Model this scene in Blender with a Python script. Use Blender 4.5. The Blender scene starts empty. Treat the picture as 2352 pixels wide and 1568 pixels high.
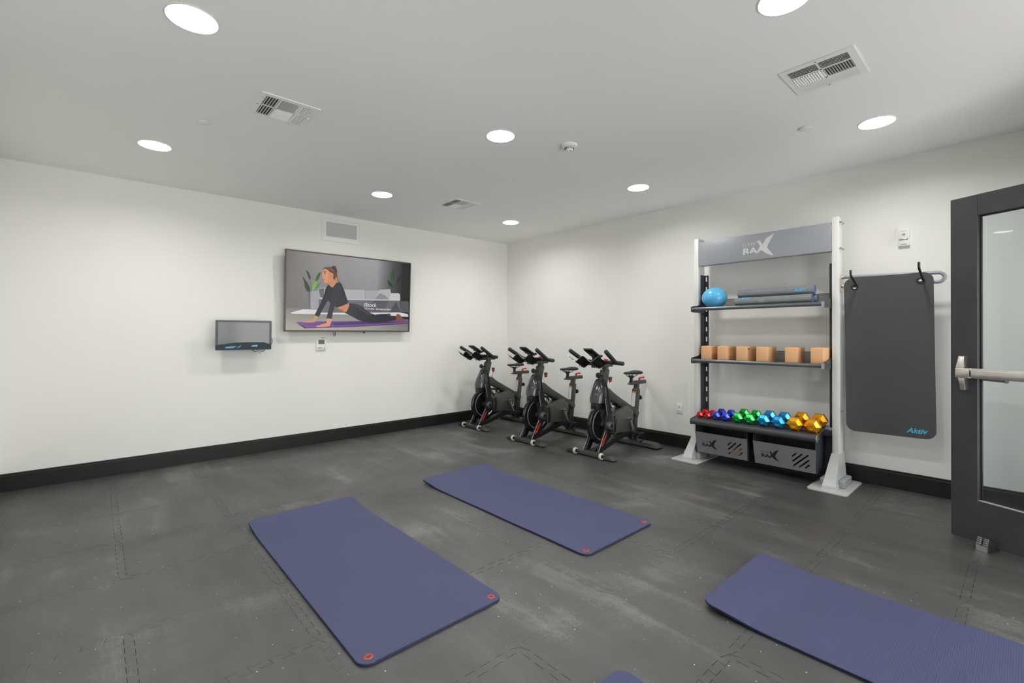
import bpy, bmesh, math, random
from mathutils import Vector, Matrix
random.seed(7)
PI = math.pi
SC = bpy.context.scene
COL = SC.collection

# ------------------------------------------------------------------ camera, world, exposure
cam_data = bpy.data.cameras.new('camera')
cam = bpy.data.objects.new('camera', cam_data)
COL.objects.link(cam)
SC.camera = cam
TH, ROLL = 0.839671, 0.0019817
Fv = Vector((math.cos(TH), math.sin(TH), 0)); Rv = Vector((math.sin(TH), -math.cos(TH), 0)); Uv = Vector((0, 0, 1))
Rr = Rv * math.cos(ROLL) - Uv * math.sin(ROLL)
Ur = Uv * math.cos(ROLL) + Rv * math.sin(ROLL)
cam.matrix_world = Matrix(((Rr.x, Ur.x, -Fv.x, 0), (Rr.y, Ur.y, -Fv.y, 0), (Rr.z, Ur.z, -Fv.z, 1.28), (0, 0, 0, 1)))
cam_data.sensor_fit = 'HORIZONTAL'
cam_data.sensor_width = 36.0
cam_data.lens = 1064.03 / 2352 * 36.0
cam_data.shift_y = -(784 - 768.03) / 2352
cam_data.clip_start = 0.02
cam_data.clip_end = 60

world = bpy.data.worlds.new('ambient_fill')  # even fill light added to brighten the ceiling, from no known source
SC.world = world
world.use_nodes = True
world.node_tree.nodes['Background'].inputs[0].default_value = (0.98, 0.965, 0.935, 1)
world.node_tree.nodes['Background'].inputs[1].default_value = 5.6

SC.view_settings.view_transform = 'Standard'
SC.view_settings.look = 'None'
SC.view_settings.exposure = 0.0
SC.view_settings.gamma = 1.0
SC.view_settings.use_curve_mapping = False
SC.cycles.use_denoising = True
SC.cycles.use_adaptive_sampling = True
SC.cycles.adaptive_threshold = 0.04
SC.cycles.max_bounces = 8
SC.cycles.diffuse_bounces = 6
SC.cycles.glossy_bounces = 4
SC.cycles.transparent_max_bounces = 12
SC.cycles.caustics_reflective = False
SC.cycles.caustics_refractive = False
SC.cycles.sample_clamp_indirect = 6.0
LIGHT = 196.0           # radiance of the LED lenses

# ------------------------------------------------------------------ colours and materials
def lin(c):
    c = c / 255.0
    return c / 12.92 if c <= 0.04045 else ((c + 0.055) / 1.055) ** 2.4
def rgb(r, g, b): return (lin(r), lin(g), lin(b), 1.0)
MATS = {}
def mat(name, col, rough=0.5, metal=0.0, spec=0.5, noise=0.0, nscale=30.0, bump=0.0, bscale=200.0, coat=0.0, emit=None, estr=0.0):
    if name in MATS: return MATS[name]
    m = bpy.data.materials.new(name); m.use_nodes = True
    nt = m.node_tree; b = nt.nodes['Principled BSDF']
    b.inputs['Base Color'].default_value = col
    b.inputs['Roughness'].default_value = rough
    b.inputs['Metallic'].default_value = metal
    b.inputs['Specular IOR Level'].default_value = spec
    b.inputs['Coat Weight'].default_value = coat
    if coat: b.inputs['Coat Roughness'].default_value = 0.08
    tc = nt.nodes.new('ShaderNodeTexCoord')
    if noise:
        n = nt.nodes.new('ShaderNodeTexNoise'); n.inputs['Scale'].default_value = nscale; n.inputs['Detail'].default_value = 5
        nt.links.new(tc.outputs['Object'], n.inputs['Vector'])
        r = nt.nodes.new('ShaderNodeMapRange'); r.inputs['To Min'].default_value = 1 - noise; r.inputs['To Max'].default_value = 1 + noise
        r.inputs['From Min'].default_value = 0.3; r.inputs['From Max'].default_value = 0.7
        nt.links.new(n.outputs['Fac'], r.inputs['Value'])
        mx = nt.nodes.new('ShaderNodeVectorMath'); mx.operation = 'SCALE'; mx.inputs[0].default_value = col[:3]
        nt.links.new(r.outputs[0], mx.inputs['Scale']); nt.links.new(mx.outputs[0], b.inputs['Base Color'])
    if bump:
        n = nt.nodes.new('ShaderNodeTexNoise'); n.inputs['Scale'].default_value = bscale; n.inputs['Detail'].default_value = 3
        nt.links.new(tc.outputs['Object'], n.inputs['Vector'])
        bp = nt.nodes.new('ShaderNodeBump'); bp.inputs['Strength'].default_value = bump; bp.inputs['Distance'].default_value = 0.002
        nt.links.new(n.outputs['Fac'], bp.inputs['Height']); nt.links.new(bp.outputs[0], b.inputs['Normal'])
    if emit is not None:
        b.inputs['Emission Color'].default_value = emit; b.inputs['Emission Strength'].default_value = estr
    MATS[name] = m
    return m
def nd(nt, kind, **kw):
    n = nt.nodes.new(kind)
    for k, v in kw.items(): setattr(n, k, v)
    return n
def mathn(nt, op, a, b=None, c=None):
    n = nt.nodes.new('ShaderNodeMath'); n.operation = op
    for i, v in enumerate((a, b, c)):
        if v is None: continue
        if isinstance(v, (int, float)): n.inputs[i].default_value = v
        else: nt.links.new(v, n.inputs[i])
    return n.outputs[0]

M_WALL = mat('wall_paint', rgb(238, 237, 233), 0.6, bump=0.12, bscale=160, noise=0.012, nscale=1.5)
M_CEIL = mat('ceiling_paint', rgb(245, 245, 243), 0.7, bump=0.1, bscale=140, noise=0.01, nscale=1.2)
M_BASE = mat('black_baseboard', rgb(30, 30, 29), 0.32, noise=0.12, nscale=6, spec=0.4)
M_SUB = mat('subfloor', rgb(16, 16, 16), 0.9)
M_WHITE = mat('white_plastic', rgb(236, 236, 233), 0.4)
M_VENT = mat('white_enamel', rgb(240, 240, 237), 0.4)
M_DUCT = mat('duct_interior', rgb(66, 66, 66), 0.8)
M_LED = mat('led_lens', rgb(255, 255, 255), 0.5, emit=(1.0, 0.992, 0.975, 1), estr=LIGHT)
M_BLACK = mat('black_plastic', rgb(24, 25, 26), 0.42, noise=0.1, nscale=8)
M_BLACKG = mat('gloss_black', rgb(20, 22, 24), 0.18, spec=0.5)
M_RUB = mat('black_rubber', rgb(26, 26, 27), 0.75, bump=0.1)
M_FOAM = mat('grip_foam', rgb(44, 44, 45), 0.7, bump=0.1)
M_GRAPH = mat('graphite_paint', rgb(66, 66, 64), 0.38, metal=0.15, noise=0.06, nscale=5)
M_SHROUD = mat('gloss_graphite', rgb(50, 52, 54), 0.2, coat=0.3, spec=0.6)
M_BIN = mat('bin_coat_shaded', rgb(116, 118, 121), 0.42, metal=0.1, noise=0.03, nscale=4)  # header grey darkened to stand for weaker light low on the rack
M_PANEL = mat('graphite_cover', rgb(78, 78, 75), 0.34, noise=0.06, nscale=4)
M_CHROME = mat('chrome', rgb(205, 205, 205), 0.18, metal=1.0)
M_STEEL = mat('brushed_steel', rgb(222, 217, 208), 0.3, metal=1.0, noise=0.05, nscale=20)
M_RED = mat('red_plastic', rgb(206, 44, 34), 0.4)
M_LOGORED = mat('red_lettering', rgb(232, 46, 28), 0.5)
M_UPR = mat('silver_powdercoat', rgb(216, 216, 212), 0.36, metal=0.0, noise=0.02, nscale=4)
M_BLUEGREY = mat('grey_powdercoat', rgb(150, 153, 157), 0.4, metal=0.1, noise=0.02, nscale=3)
M_DARKST = mat('dark_coat_and_shade', rgb(62, 65, 70), 0.4, metal=0.2)
M_LOGO = mat('pale_print', rgb(205, 207, 205), 0.6)
M_LOGOB = mat('black_print', rgb(10, 11, 12), 0.7)
M_CYAN = mat('cyan_print', rgb(72, 176, 220), 0.6)
M_TRAY = mat('tray_rubber', rgb(56, 57, 60), 0.5, bump=0.05)
M_CORK = mat('cork', rgb(216, 168, 122), 0.8, noise=0.05, nscale=160, bump=0.15, bscale=400)
M_CORKD = mat('cork_stamp', rgb(120, 78, 48), 0.8)
M_BALL = mat('blue_vinyl', rgb(88, 178, 226), 0.28, coat=0.2)
M_ROLL = mat('roll_foam', rgb(118, 121, 124), 0.8, noise=0.08, nscale=60, bump=0.2)
M_ROLLB = mat('roll_foam_blue', rgb(96, 112, 160), 0.8)
M_DOOR = mat('black_anodised', rgb(56, 57, 59), 0.42, metal=0.1, noise=0.12, nscale=5)
M_LEDGE = mat('ledge_sheen', rgb(168, 168, 164), 0.5)
M_BEZEL = mat('bronze_bezel', rgb(88, 82, 74), 0.4, metal=0.4)
M_LCD = mat('lcd_grey', rgb(92, 98, 88), 0.3)
M_GREYTXT = mat('grey_text', rgb(120, 120, 118), 0.6)
M_MONF = mat('monitor_bezel', rgb(46, 48, 49), 0.25)
M_MONS = mat('monitor_screen', rgb(88, 90, 93), 0.12, spec=0.6)
M_REFL = mat('teal_reflection', rgb(18, 46, 58), 0.35, spec=0.3)
M_REFLB = mat('blue_reflection_glint', rgb(84, 160, 196), 0.15)
M_REFLD = mat('dark_reflection', rgb(34, 44, 48), 0.35, spec=0.3)
M_STICK = mat('sticker_white', rgb(196, 198, 202), 0.6)
M_STICKO = mat('sticker_orange', rgb(222, 140, 70), 0.6)
M_WHEEL = mat('white_tyre', rgb(190, 190, 186), 0.5)
M_EYE = mat('orange_eyelet', rgb(158, 60, 38), 0.35)
M_FOOT = mat('foot_powdercoat', rgb(178, 179, 177), 0.36, noise=0.02, nscale=4)
M_RUBSIDE = mat('stop_rubber', rgb(28, 28, 28), 0.7)

def mat_floor():
    m = bpy.data.materials.new('rubber_floor'); m.use_nodes = True; nt = m.node_tree; b = nt.nodes['Principled BSDF']; L = nt.links.new
    geo = nd(nt, 'ShaderNodeNewGeometry'); oi = nd(nt, 'ShaderNodeObjectInfo')
    def noise(scale, detail, rough=0.55, vec=None, dist=0.0):
        n = nd(nt, 'ShaderNodeTexNoise'); n.inputs['Scale'].default_value = scale; n.inputs['Detail'].default_value = detail
        n.inputs['Roughness'].default_value = rough; n.inputs['Distortion'].default_value = dist
        L(vec or geo.outputs['Position'], n.inputs['Vector']); return n.outputs['Fac']
    mp = nd(nt, 'ShaderNodeMapping'); mp.inputs['Rotation'].default_value = (0, 0, 0.55); mp.inputs['Scale'].default_value = (5.0, 0.9, 1)
    L(geo.outputs['Position'], mp.inputs['Vector'])
    cloud = noise(1.1, 6, 0.6, dist=0.6); streak = noise(1.3, 7, 0.62, mp.outputs[0], 0.4); fine = noise(90, 2)
    def rng(v, a, bb, c, d):
        r = nd(nt, 'ShaderNodeMapRange'); L(v, r.inputs['Value'])
        for k, x in zip(('From Min', 'From Max', 'To Min', 'To Max'), (a, bb, c, d)): r.inputs[k].default_value = x
        return r.outputs[0]
    v = mathn(nt, 'ADD', rng(cloud, 0.3, 0.75, -0.5, 0.75), rng(streak, 0.35, 0.75, -0.32, 0.5))
    v = mathn(nt, 'ADD', v, rng(fine, 0.3, 0.7, -0.16, 0.16))
    v = mathn(nt, 'ADD', v, rng(oi.outputs['Random'], 0, 1, -0.14, 0.14))
    ramp = nd(nt, 'ShaderNodeValToRGB'); L(rng(v, -1.0, 1.5, 0, 1), ramp.inputs[0])
    e = ramp.color_ramp.elements; e[0].position = 0.08; e[0].color = rgb(38, 38, 38); e[1].position = 0.95; e[1].color = rgb(132, 132, 129)
    k = ramp.color_ramp.elements.new(0.5); k.color = rgb(65, 65, 64)
    # pale specks of dust
    vo = nd(nt, 'ShaderNodeTexVoronoi', voronoi_dimensions='2D'); vo.inputs['Scale'].default_value = 11.0; L(geo.outputs['Position'], vo.inputs['Vector'])
    sep = nd(nt, 'ShaderNodeSeparateColor'); L(vo.outputs['Color'], sep.inputs[0])
    size = rng(sep.outputs[0], 0.55, 1.0, 0.0, 0.034)
    spot = mathn(nt, 'LESS_THAN', vo.outputs['Distance'], size)
    mix = nd(nt, 'ShaderNodeMix', data_type='RGBA'); L(spot, mix.inputs[0]); L(ramp.outputs[0], mix.inputs[6]); mix.inputs[7].default_value = rgb(190, 190, 186)
    L(mix.outputs[2], b.inputs['Base Color'])
    b.inputs['Roughness'].default_value = 0.55; b.inputs['Specular IOR Level'].default_value = 0.95
    L(rng(cloud, 0.3, 0.7, 0.54, 0.42), b.inputs['Roughness'])
    bp = nd(nt, 'ShaderNodeBump'); bp.inputs['Strength'].default_value = 0.15; bp.inputs['Distance'].default_value = 0.001
    L(noise(350, 3), bp.inputs['Height']); L(bp.outputs[0], b.inputs['Normal'])
    return m
M_FLOOR = mat_floor()

def mat_ribbed(name, col, axis=1, freq=900.0, rough=0.62, strength=0.25):
    m = bpy.data.materials.new(name); m.use_nodes = True; nt = m.node_tree; b = nt.nodes['Principled BSDF']; L = nt.links.new
    tc = nd(nt, 'ShaderNodeTexCoord'); sx = nd(nt, 'ShaderNodeSeparateXYZ'); L(tc.outputs['Object'], sx.inputs[0])
    s = mathn(nt, 'SINE', mathn(nt, 'MULTIPLY', sx.outputs[axis], freq))
    n = nd(nt, 'ShaderNodeTexNoise'); n.inputs['Scale'].default_value = 3; L(tc.outputs['Object'], n.inputs['Vector'])
    k = mathn(nt, 'ADD', mathn(nt, 'MULTIPLY', n.outputs['Fac'], 0.16), 0.92)
    k = mathn(nt, 'ADD', k, mathn(nt, 'MULTIPLY', s, 0.035))
    sc = nd(nt, 'ShaderNodeVectorMath', operation='SCALE'); sc.inputs[0].default_value = col[:3]; L(k, sc.inputs['Scale']); L(sc.outputs[0], b.inputs['Base Color'])
    bp = nd(nt, 'ShaderNodeBump'); bp.inputs['Strength'].default_value = strength; bp.inputs['Distance'].default_value = 0.001
    L(s, bp.inputs['Height']); L(bp.outputs[0], b.inputs['Normal']); b.inputs['Roughness'].default_value = rough; b.inputs['Specular IOR Level'].default_value = 0.3
    return m
M_MAT = mat_ribbed('purple_blue_foam', rgb(67, 70, 101))
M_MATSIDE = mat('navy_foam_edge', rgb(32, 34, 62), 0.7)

def mat_diamond():
    m = bpy.data.materials.new('diamond_foam'); m.use_nodes = True; nt = m.node_tree; b = nt.nodes['Principled BSDF']; L = nt.links.new
    tc = nd(nt, 'ShaderNodeTexCoord'); sx = nd(nt, 'ShaderNodeSeparateXYZ'); L(tc.outputs['Object'], sx.inputs[0])
    f = 571.0
    a = mathn(nt, 'SINE', mathn(nt, 'MULTIPLY', sx.outputs[1], f)); c = mathn(nt, 'SINE', mathn(nt, 'MULTIPLY', sx.outputs[2], f))
    h = mathn(nt, 'MULTIPLY', a, c)
    k = mathn(nt, 'ADD', mathn(nt, 'MULTIPLY', h, 0.28), 1.0)
    sc = nd(nt, 'ShaderNodeVectorMath', operation='SCALE'); sc.inputs[0].default_value = rgb(70, 70, 71)[:3]; L(k, sc.inputs['Scale']); L(sc.outputs[0], b.inputs['Base Color'])
    bp = nd(nt, 'ShaderNodeBump'); bp.inputs['Strength'].default_value = 0.4; bp.inputs['Distance'].default_value = 0.001
    L(h, bp.inputs['Height']); L(bp.outputs[0], b.inputs['Normal']); b.inputs['Roughness'].default_value = 0.55
    return m
M_HANG = mat_diamond()

def mat_perf(name, col, ax1, ax2, pitch=0.0095, hole=0.34, metal=0.3):
    m = bpy.data.materials.new(name); m.use_nodes = True; nt = m.node_tree; b = nt.nodes['Principled BSDF']; L = nt.links.new
    tc = nd(nt, 'ShaderNodeTexCoord'); sx = nd(nt, 'ShaderNodeSeparateXYZ'); L(tc.outputs['Object'], sx.inputs[0])
    p = mathn(nt, 'DIVIDE', sx.outputs[ax1], pitch); q = mathn(nt, 'DIVIDE', sx.outputs[ax2], pitch)
    u = mathn(nt, 'ADD', p, q); w = mathn(nt, 'SUBTRACT', p, q)
    fu = mathn(nt, 'SUBTRACT', mathn(nt, 'FRACT', u), 0.5); fw = mathn(nt, 'SUBTRACT', mathn(nt, 'FRACT', w), 0.5)
    d = mathn(nt, 'SQRT', mathn(nt, 'ADD', mathn(nt, 'MULTIPLY', fu, fu), mathn(nt, 'MULTIPLY', fw, fw)))
    hit = mathn(nt, 'LESS_THAN', d, hole)
    tr = nd(nt, 'ShaderNodeBsdfTransparent'); mx = nd(nt, 'ShaderNodeMixShader'); out = nt.nodes['Material Output']
    L(hit, mx.inputs[0]); L(b.outputs[0], mx.inputs[1]); L(tr.outputs[0], mx.inputs[2]); L(mx.outputs[0], out.inputs[0])
    b.inputs['Base Color'].default_value = col; b.inputs['Roughness'].default_value = 0.35; b.inputs['Metallic'].default_value = metal
    return m
M_PERFV = mat_perf('perforated_upstand', rgb(92, 95, 98), 1, 2)
M_PERFH = mat_perf('perforated_shelf', rgb(92, 95, 98), 0, 1)

def mat_glass():
    m = bpy.data.materials.new('door_glass'); m.use_nodes = True; nt = m.node_tree; L = nt.links.new
    nt.nodes.remove(nt.nodes['Principled BSDF'])
    tr = nd(nt, 'ShaderNodeBsdfTransparent'); tr.inputs[0].default_value = (0.885, 0.91, 0.915, 1)
    gl = nd(nt, 'ShaderNodeBsdfGlossy'); gl.inputs['Roughness'].default_value = 0.01; gl.inputs[0].default_value = (1, 1, 1, 1)
    fr = nd(nt, 'ShaderNodeFresnel'); fr.inputs[0].default_value = 1.5
    mx = nd(nt, 'ShaderNodeMixShader'); L(fr.outputs[0], mx.inputs[0]); L(tr.outputs[0], mx.inputs[1]); L(gl.outputs[0], mx.inputs[2])
    L(mx.outputs[0], nt.nodes['Material Output'].inputs[0])
    return m
M_GLASS = mat_glass()

def mat_foil(name, col):
    m = bpy.data.materials.new(name); m.use_nodes = True; nt = m.node_tree; b = nt.nodes['Principled BSDF']
    b.inputs['Base Color'].default_value = col; b.inputs['Metallic'].default_value = 0.75; b.inputs['Roughness'].default_value = 0.22
    b.inputs['Coat Weight'].default_value = 0.6; b.inputs['Coat Roughness'].default_value = 0.06
    tc = nd(nt, 'ShaderNodeTexCoord'); n = nd(nt, 'ShaderNodeTexNoise'); n.inputs['Scale'].default_value = 40
    nt.links.new(tc.outputs['Object'], n.inputs['Vector'])
    bp = nd(nt, 'ShaderNodeBump'); bp.inputs['Strength'].default_value = 0.12; bp.inputs['Distance'].default_value = 0.002
    nt.links.new(n.outputs['Fac'], bp.inputs['Height']); nt.links.new(bp.outputs[0], b.inputs['Normal'])
    return m

def mat_picture():
    m = bpy.data.materials.new('screen_picture'); m.use_nodes = True; nt = m.node_tree; b = nt.nodes['Principled BSDF']
    at = nd(nt, 'ShaderNodeAttribute', attribute_name='print', attribute_type='GEOMETRY')
    b.inputs['Base Color'].default_value = (0.01, 0.01, 0.01, 1); b.inputs['Roughness'].default_value = 0.25
    nt.links.new(at.outputs['Color'], b.inputs['Emission Color']); b.inputs['Emission Strength'].default_value = 1.0
    return m
M_PICT = mat_picture()

# ------------------------------------------------------------------ mesh helpers
def link(name, me, m, parent=None, smooth=None):
    o = bpy.data.objects.new(name, me); COL.objects.link(o)
    if m is not None:
        if isinstance(m, (list, tuple)):
            for x in m: me.materials.append(x)
        else: me.materials.append(m)
    if smooth:
        me.polygons.foreach_set('use_smooth', [True] * len(me.polygons)); me.set_sharp_from_angle(angle=math.radians(smooth))
    if parent is not None: o.parent = parent
    return o
class MB:
    """collects shapes in one bmesh and links them as one mesh object"""
    def __init__(s): s.b = bmesh.new()
    def _new(s, before, mtx):
        vs = [v for v in s.b.verts if v.index == -1 or v not in before]
        return vs
    def box(s, lo, hi, bev=0.0, seg=2, mtx=None):
        t = bmesh.new(); bmesh.ops.create_cube(t, size=1.0)
        c = [(a + b) / 2 for a, b in zip(lo, hi)]; d = [abs(b - a) for a, b in zip(lo, hi)]
        for v in t.verts: v.co = Vector((v.co.x * d[0] + c[0], v.co.y * d[1] + c[1], v.co.z * d[2] + c[2]))
        if bev > 0: bmesh.ops.bevel(t, geom=t.edges[:], offset=min(bev, min(d) * 0.49), segments=seg, affect='EDGES', profile=0.5)
        return s.add(t, mtx)
    def add(s, t, mtx=None):
        if mtx is not None: bmesh.ops.transform(t, matrix=mtx, verts=t.verts[:])
        me = bpy.data.meshes.new('tmp'); t.to_mesh(me); t.free(); s.b.from_mesh(me); bpy.data.meshes.remove(me)
        return s
    def mesh(s, me, mtx=None):
        t = bmesh.new(); t.from_mesh(me); return s.add(t, mtx)
    def cyl(s, p, q, r, r2=None, n=16, bev=0.0):
        p, q = Vector(p), Vector(q); ax = q - p; r2 = r if r2 is None else r2
        t = bmesh.new(); bmesh.ops.create_cone(t, cap_ends=True, cap_tris=False, segments=n, radius1=r, radius2=r2, depth=ax.length)
        if bev > 0:
            ed = [e for e in t.edges if any(len(f.verts) > 4 for f in e.link_faces)]
            bmesh.ops.bevel(t, geom=ed, offset=bev, segments=2, affect='EDGES', profile=0.5)
        return s.add(t, Matrix.Translation((p + q) / 2) @ ax.to_track_quat('Z', 'Y').to_matrix().to_4x4())
    def tube(s, pts, r, n=10, closed=False, flat=1.0):
        pts = [Vector(p) for p in pts]; N = len(pts); rr = r if isinstance(r, (list, tuple)) else [r] * N
        rings = []; up = None
        for i, p in enumerate(pts):
            a = pts[i - 1] if (i > 0 or closed) else p; c = pts[(i + 1) % N] if (i < N - 1 or closed) else p
            d = (c - a).normalized()
            if up is None:
                up = Vector((0, 0, 1)) if abs(d.z) < 0.9 else Vector((1, 0, 0))
            sx = d.cross(up).normalized(); up = sx.cross(d).normalized()
            rings.append([s.b.verts.new(p + (sx * math.cos(2 * PI * k / n) + up * math.sin(2 * PI * k / n) * flat) * rr[i]) for k in range(n)])
        for i in range(N if closed else N - 1):
            A, B = rings[i], rings[(i + 1) % N]
            for k in range(n): s.b.faces.new((A[k], A[(k + 1) % n], B[(k + 1) % n], B[k]))
        if not closed:
            s.b.faces.new(rings[0][::-1]); s.b.faces.new(rings[-1])
        return s
    def prism(s, poly, axis, a, b, bev=0.0):
        """poly: 2-D points in the plane across axis (x: (y,z); y: (x,z); z: (x,y))"""
        t = bmesh.new()
        def P(u, v, w): return {'x': (w, u, v), 'y': (u, w, v), 'z': (u, v, w)}[axis]
        A = [t.verts.new(P(u, v, a)) for u, v in poly]; B = [t.verts.new(P(u, v, b)) for u, v in poly]
        t.faces.new(A); t.faces.new(B[::-1]); n = len(poly)
        for i in range(n): t.faces.new((A[i], B[i], B[(i + 1) % n], A[(i + 1) % n]))
        bmesh.ops.recalc_face_normals(t, faces=t.faces[:])
        if bev > 0: bmesh.ops.bevel(t, geom=t.edges[:], offset=bev, segments=2, affect='EDGES', profile=0.5)
        return s.add(t)
    def lathe(s, prof, origin, axis='z', n=32):
        """prof: (radius, height) pairs"""
        o = Vector(origin); rings = []
        def P(r, h, a):
            c, d = r * math.cos(a), r * math.sin(a)
            return o + Vector({'x': (h, c, d), 'y': (c, h, d), 'z': (c, d, h)}[axis])
        for r, h in prof:
            if r < 1e-6: rings.append([s.b.verts.new(P(0, h, 0))])
            else: rings.append([s.b.verts.new(P(r, h, 2 * PI * k / n)) for k in range(n)])
        fs = []
        for A, B in zip(rings, rings[1:]):
            for k in range(n):
                q = [A[k % len(A)], A[(k + 1) % len(A)], B[(k + 1) % len(B)], B[k % len(B)]]
                q = list(dict.fromkeys(q))
                if len(q) > 2: fs.append(s.b.faces.new(q))
        bmesh.ops.recalc_face_normals(s.b, faces=fs)
        return s
    def ball(s, c, r, n=24, sc=(1, 1, 1)):
        t = bmesh.new(); bmesh.ops.create_uvsphere(t, u_segments=n, v_segments=n // 2, radius=r)
        return s.add(t, Matrix.Translation(c) @ Matrix.Diagonal((*sc, 1)))
    def build(s, name, m, parent=None, smooth=35):
        bmesh.ops.recalc_face_normals(s.b, faces=s.b.faces[:])
        me = bpy.data.meshes.new(name); s.b.to_mesh(me); s.b.free()
        return link(name, me, m, parent, smooth)
def tag(o, label=None, cat=None, group=None, kind=None):
    if label: o['label'] = label
    if cat: o['category'] = cat
    if group: o['group'] = group
    if kind: o['kind'] = kind
    return o
def empty(name, loc=(0, 0, 0), rz=0.0):
    o = bpy.data.objects.new(name, None); o.empty_display_size = 0.05; COL.objects.link(o); o.location = loc; o.rotation_euler = (0, 0, rz); return o
def copy_tree(o, parent=None):
    c = o.copy(); COL.objects.link(c); c.parent = parent
    for ch in list(o.children): copy_tree(ch, c)
    return c
def flat_mesh(outlines, depth=0.0):
    """2-D filled outlines (the first rings minus inner rings) as a plate centred on z=0"""
    cu = bpy.data.curves.new('tmp', 'CURVE'); cu.dimensions = '2D'; cu.fill_mode = 'BOTH'; cu.extrude = depth / 2
    for poly in outlines:
        sp = cu.splines.new('POLY'); sp.points.add(len(poly) - 1); sp.use_cyclic_u = True
        for p, (x, y) in zip(sp.points, poly): p.co = (x, y, 0, 1)
    return curve_mesh(cu)
def curve_mesh(cu):
    ob = bpy.data.objects.new('tmp', cu); COL.objects.link(ob)
    dg = bpy.context.evaluated_depsgraph_get(); me = bpy.data.meshes.new_from_object(ob.evaluated_get(dg))
    bpy.data.objects.remove(ob); bpy.data.curves.remove(cu)
    return me
def text_mesh(body, height, width=None, shear=0.0, bold=0.0, spacing=1.0):
    cu = bpy.data.curves.new('tmp', 'FONT'); cu.body = body; cu.size = 1.0; cu.shear = shear; cu.offset = bold; cu.space_character = spacing; cu.resolution_u = 3
    me = curve_mesh(cu)
    xs = [v.co.x for v in me.vertices]; ys = [v.co.y for v in me.vertices]
    sy = height / (max(ys) - min(ys)); sx = (width / (max(xs) - min(xs))) if width else sy
    x0, y0 = min(xs), min(ys)
    for v in me.vertices: v.co = Vector(((v.co.x - x0) * sx, (v.co.y - y0) * sy, 0))
    return me
def rrect(x0, y0, x1, y1, r, n=5):
    out = []
    for cx, cy, a in ((x1 - r, y1 - r, 0), (x0 + r, y1 - r, 90), (x0 + r, y0 + r, 180), (x1 - r, y0 + r, 270)):
        for k in range(n + 1):
            t = math.radians(a + 90 * k / n); out.append((cx + r * math.cos(t), cy + r * math.sin(t)))
    return out
def slot(p, q, w, n=4):
    p, q = Vector(p), Vector(q); d = (q - p).normalized(); a = math.atan2(d.y, d.x); out = []
    for c, s in ((q, -90), (p, 90)):
        for k in range(n + 1):
            t = a + math.radians(s + 180 * k / n); out.append((c.x + w * math.cos(t), c.y + w * math.sin(t)))
    return out
def frame_mtx(origin, ux, uy):
    """matrix that takes (x, y, z) of a flat mesh to origin + x*ux + y*uy + z*normal"""
    ux, uy = Vector(ux), Vector(uy); n = ux.cross(uy)
    return Matrix(((ux.x, uy.x, n.x, origin[0]), (ux.y, uy.y, n.y, origin[1]), (ux.z, uy.z, n.z, origin[2]), (0, 0, 0, 1)))
def place_mesh(me, mtx):
    me.transform(mtx); return me
XW, YW, ZC = 4.925, 5.608, 2.732      # right wall, screen wall, ceiling
XL, YR = -0.60, -0.86                 # left wall, rear wall

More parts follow.
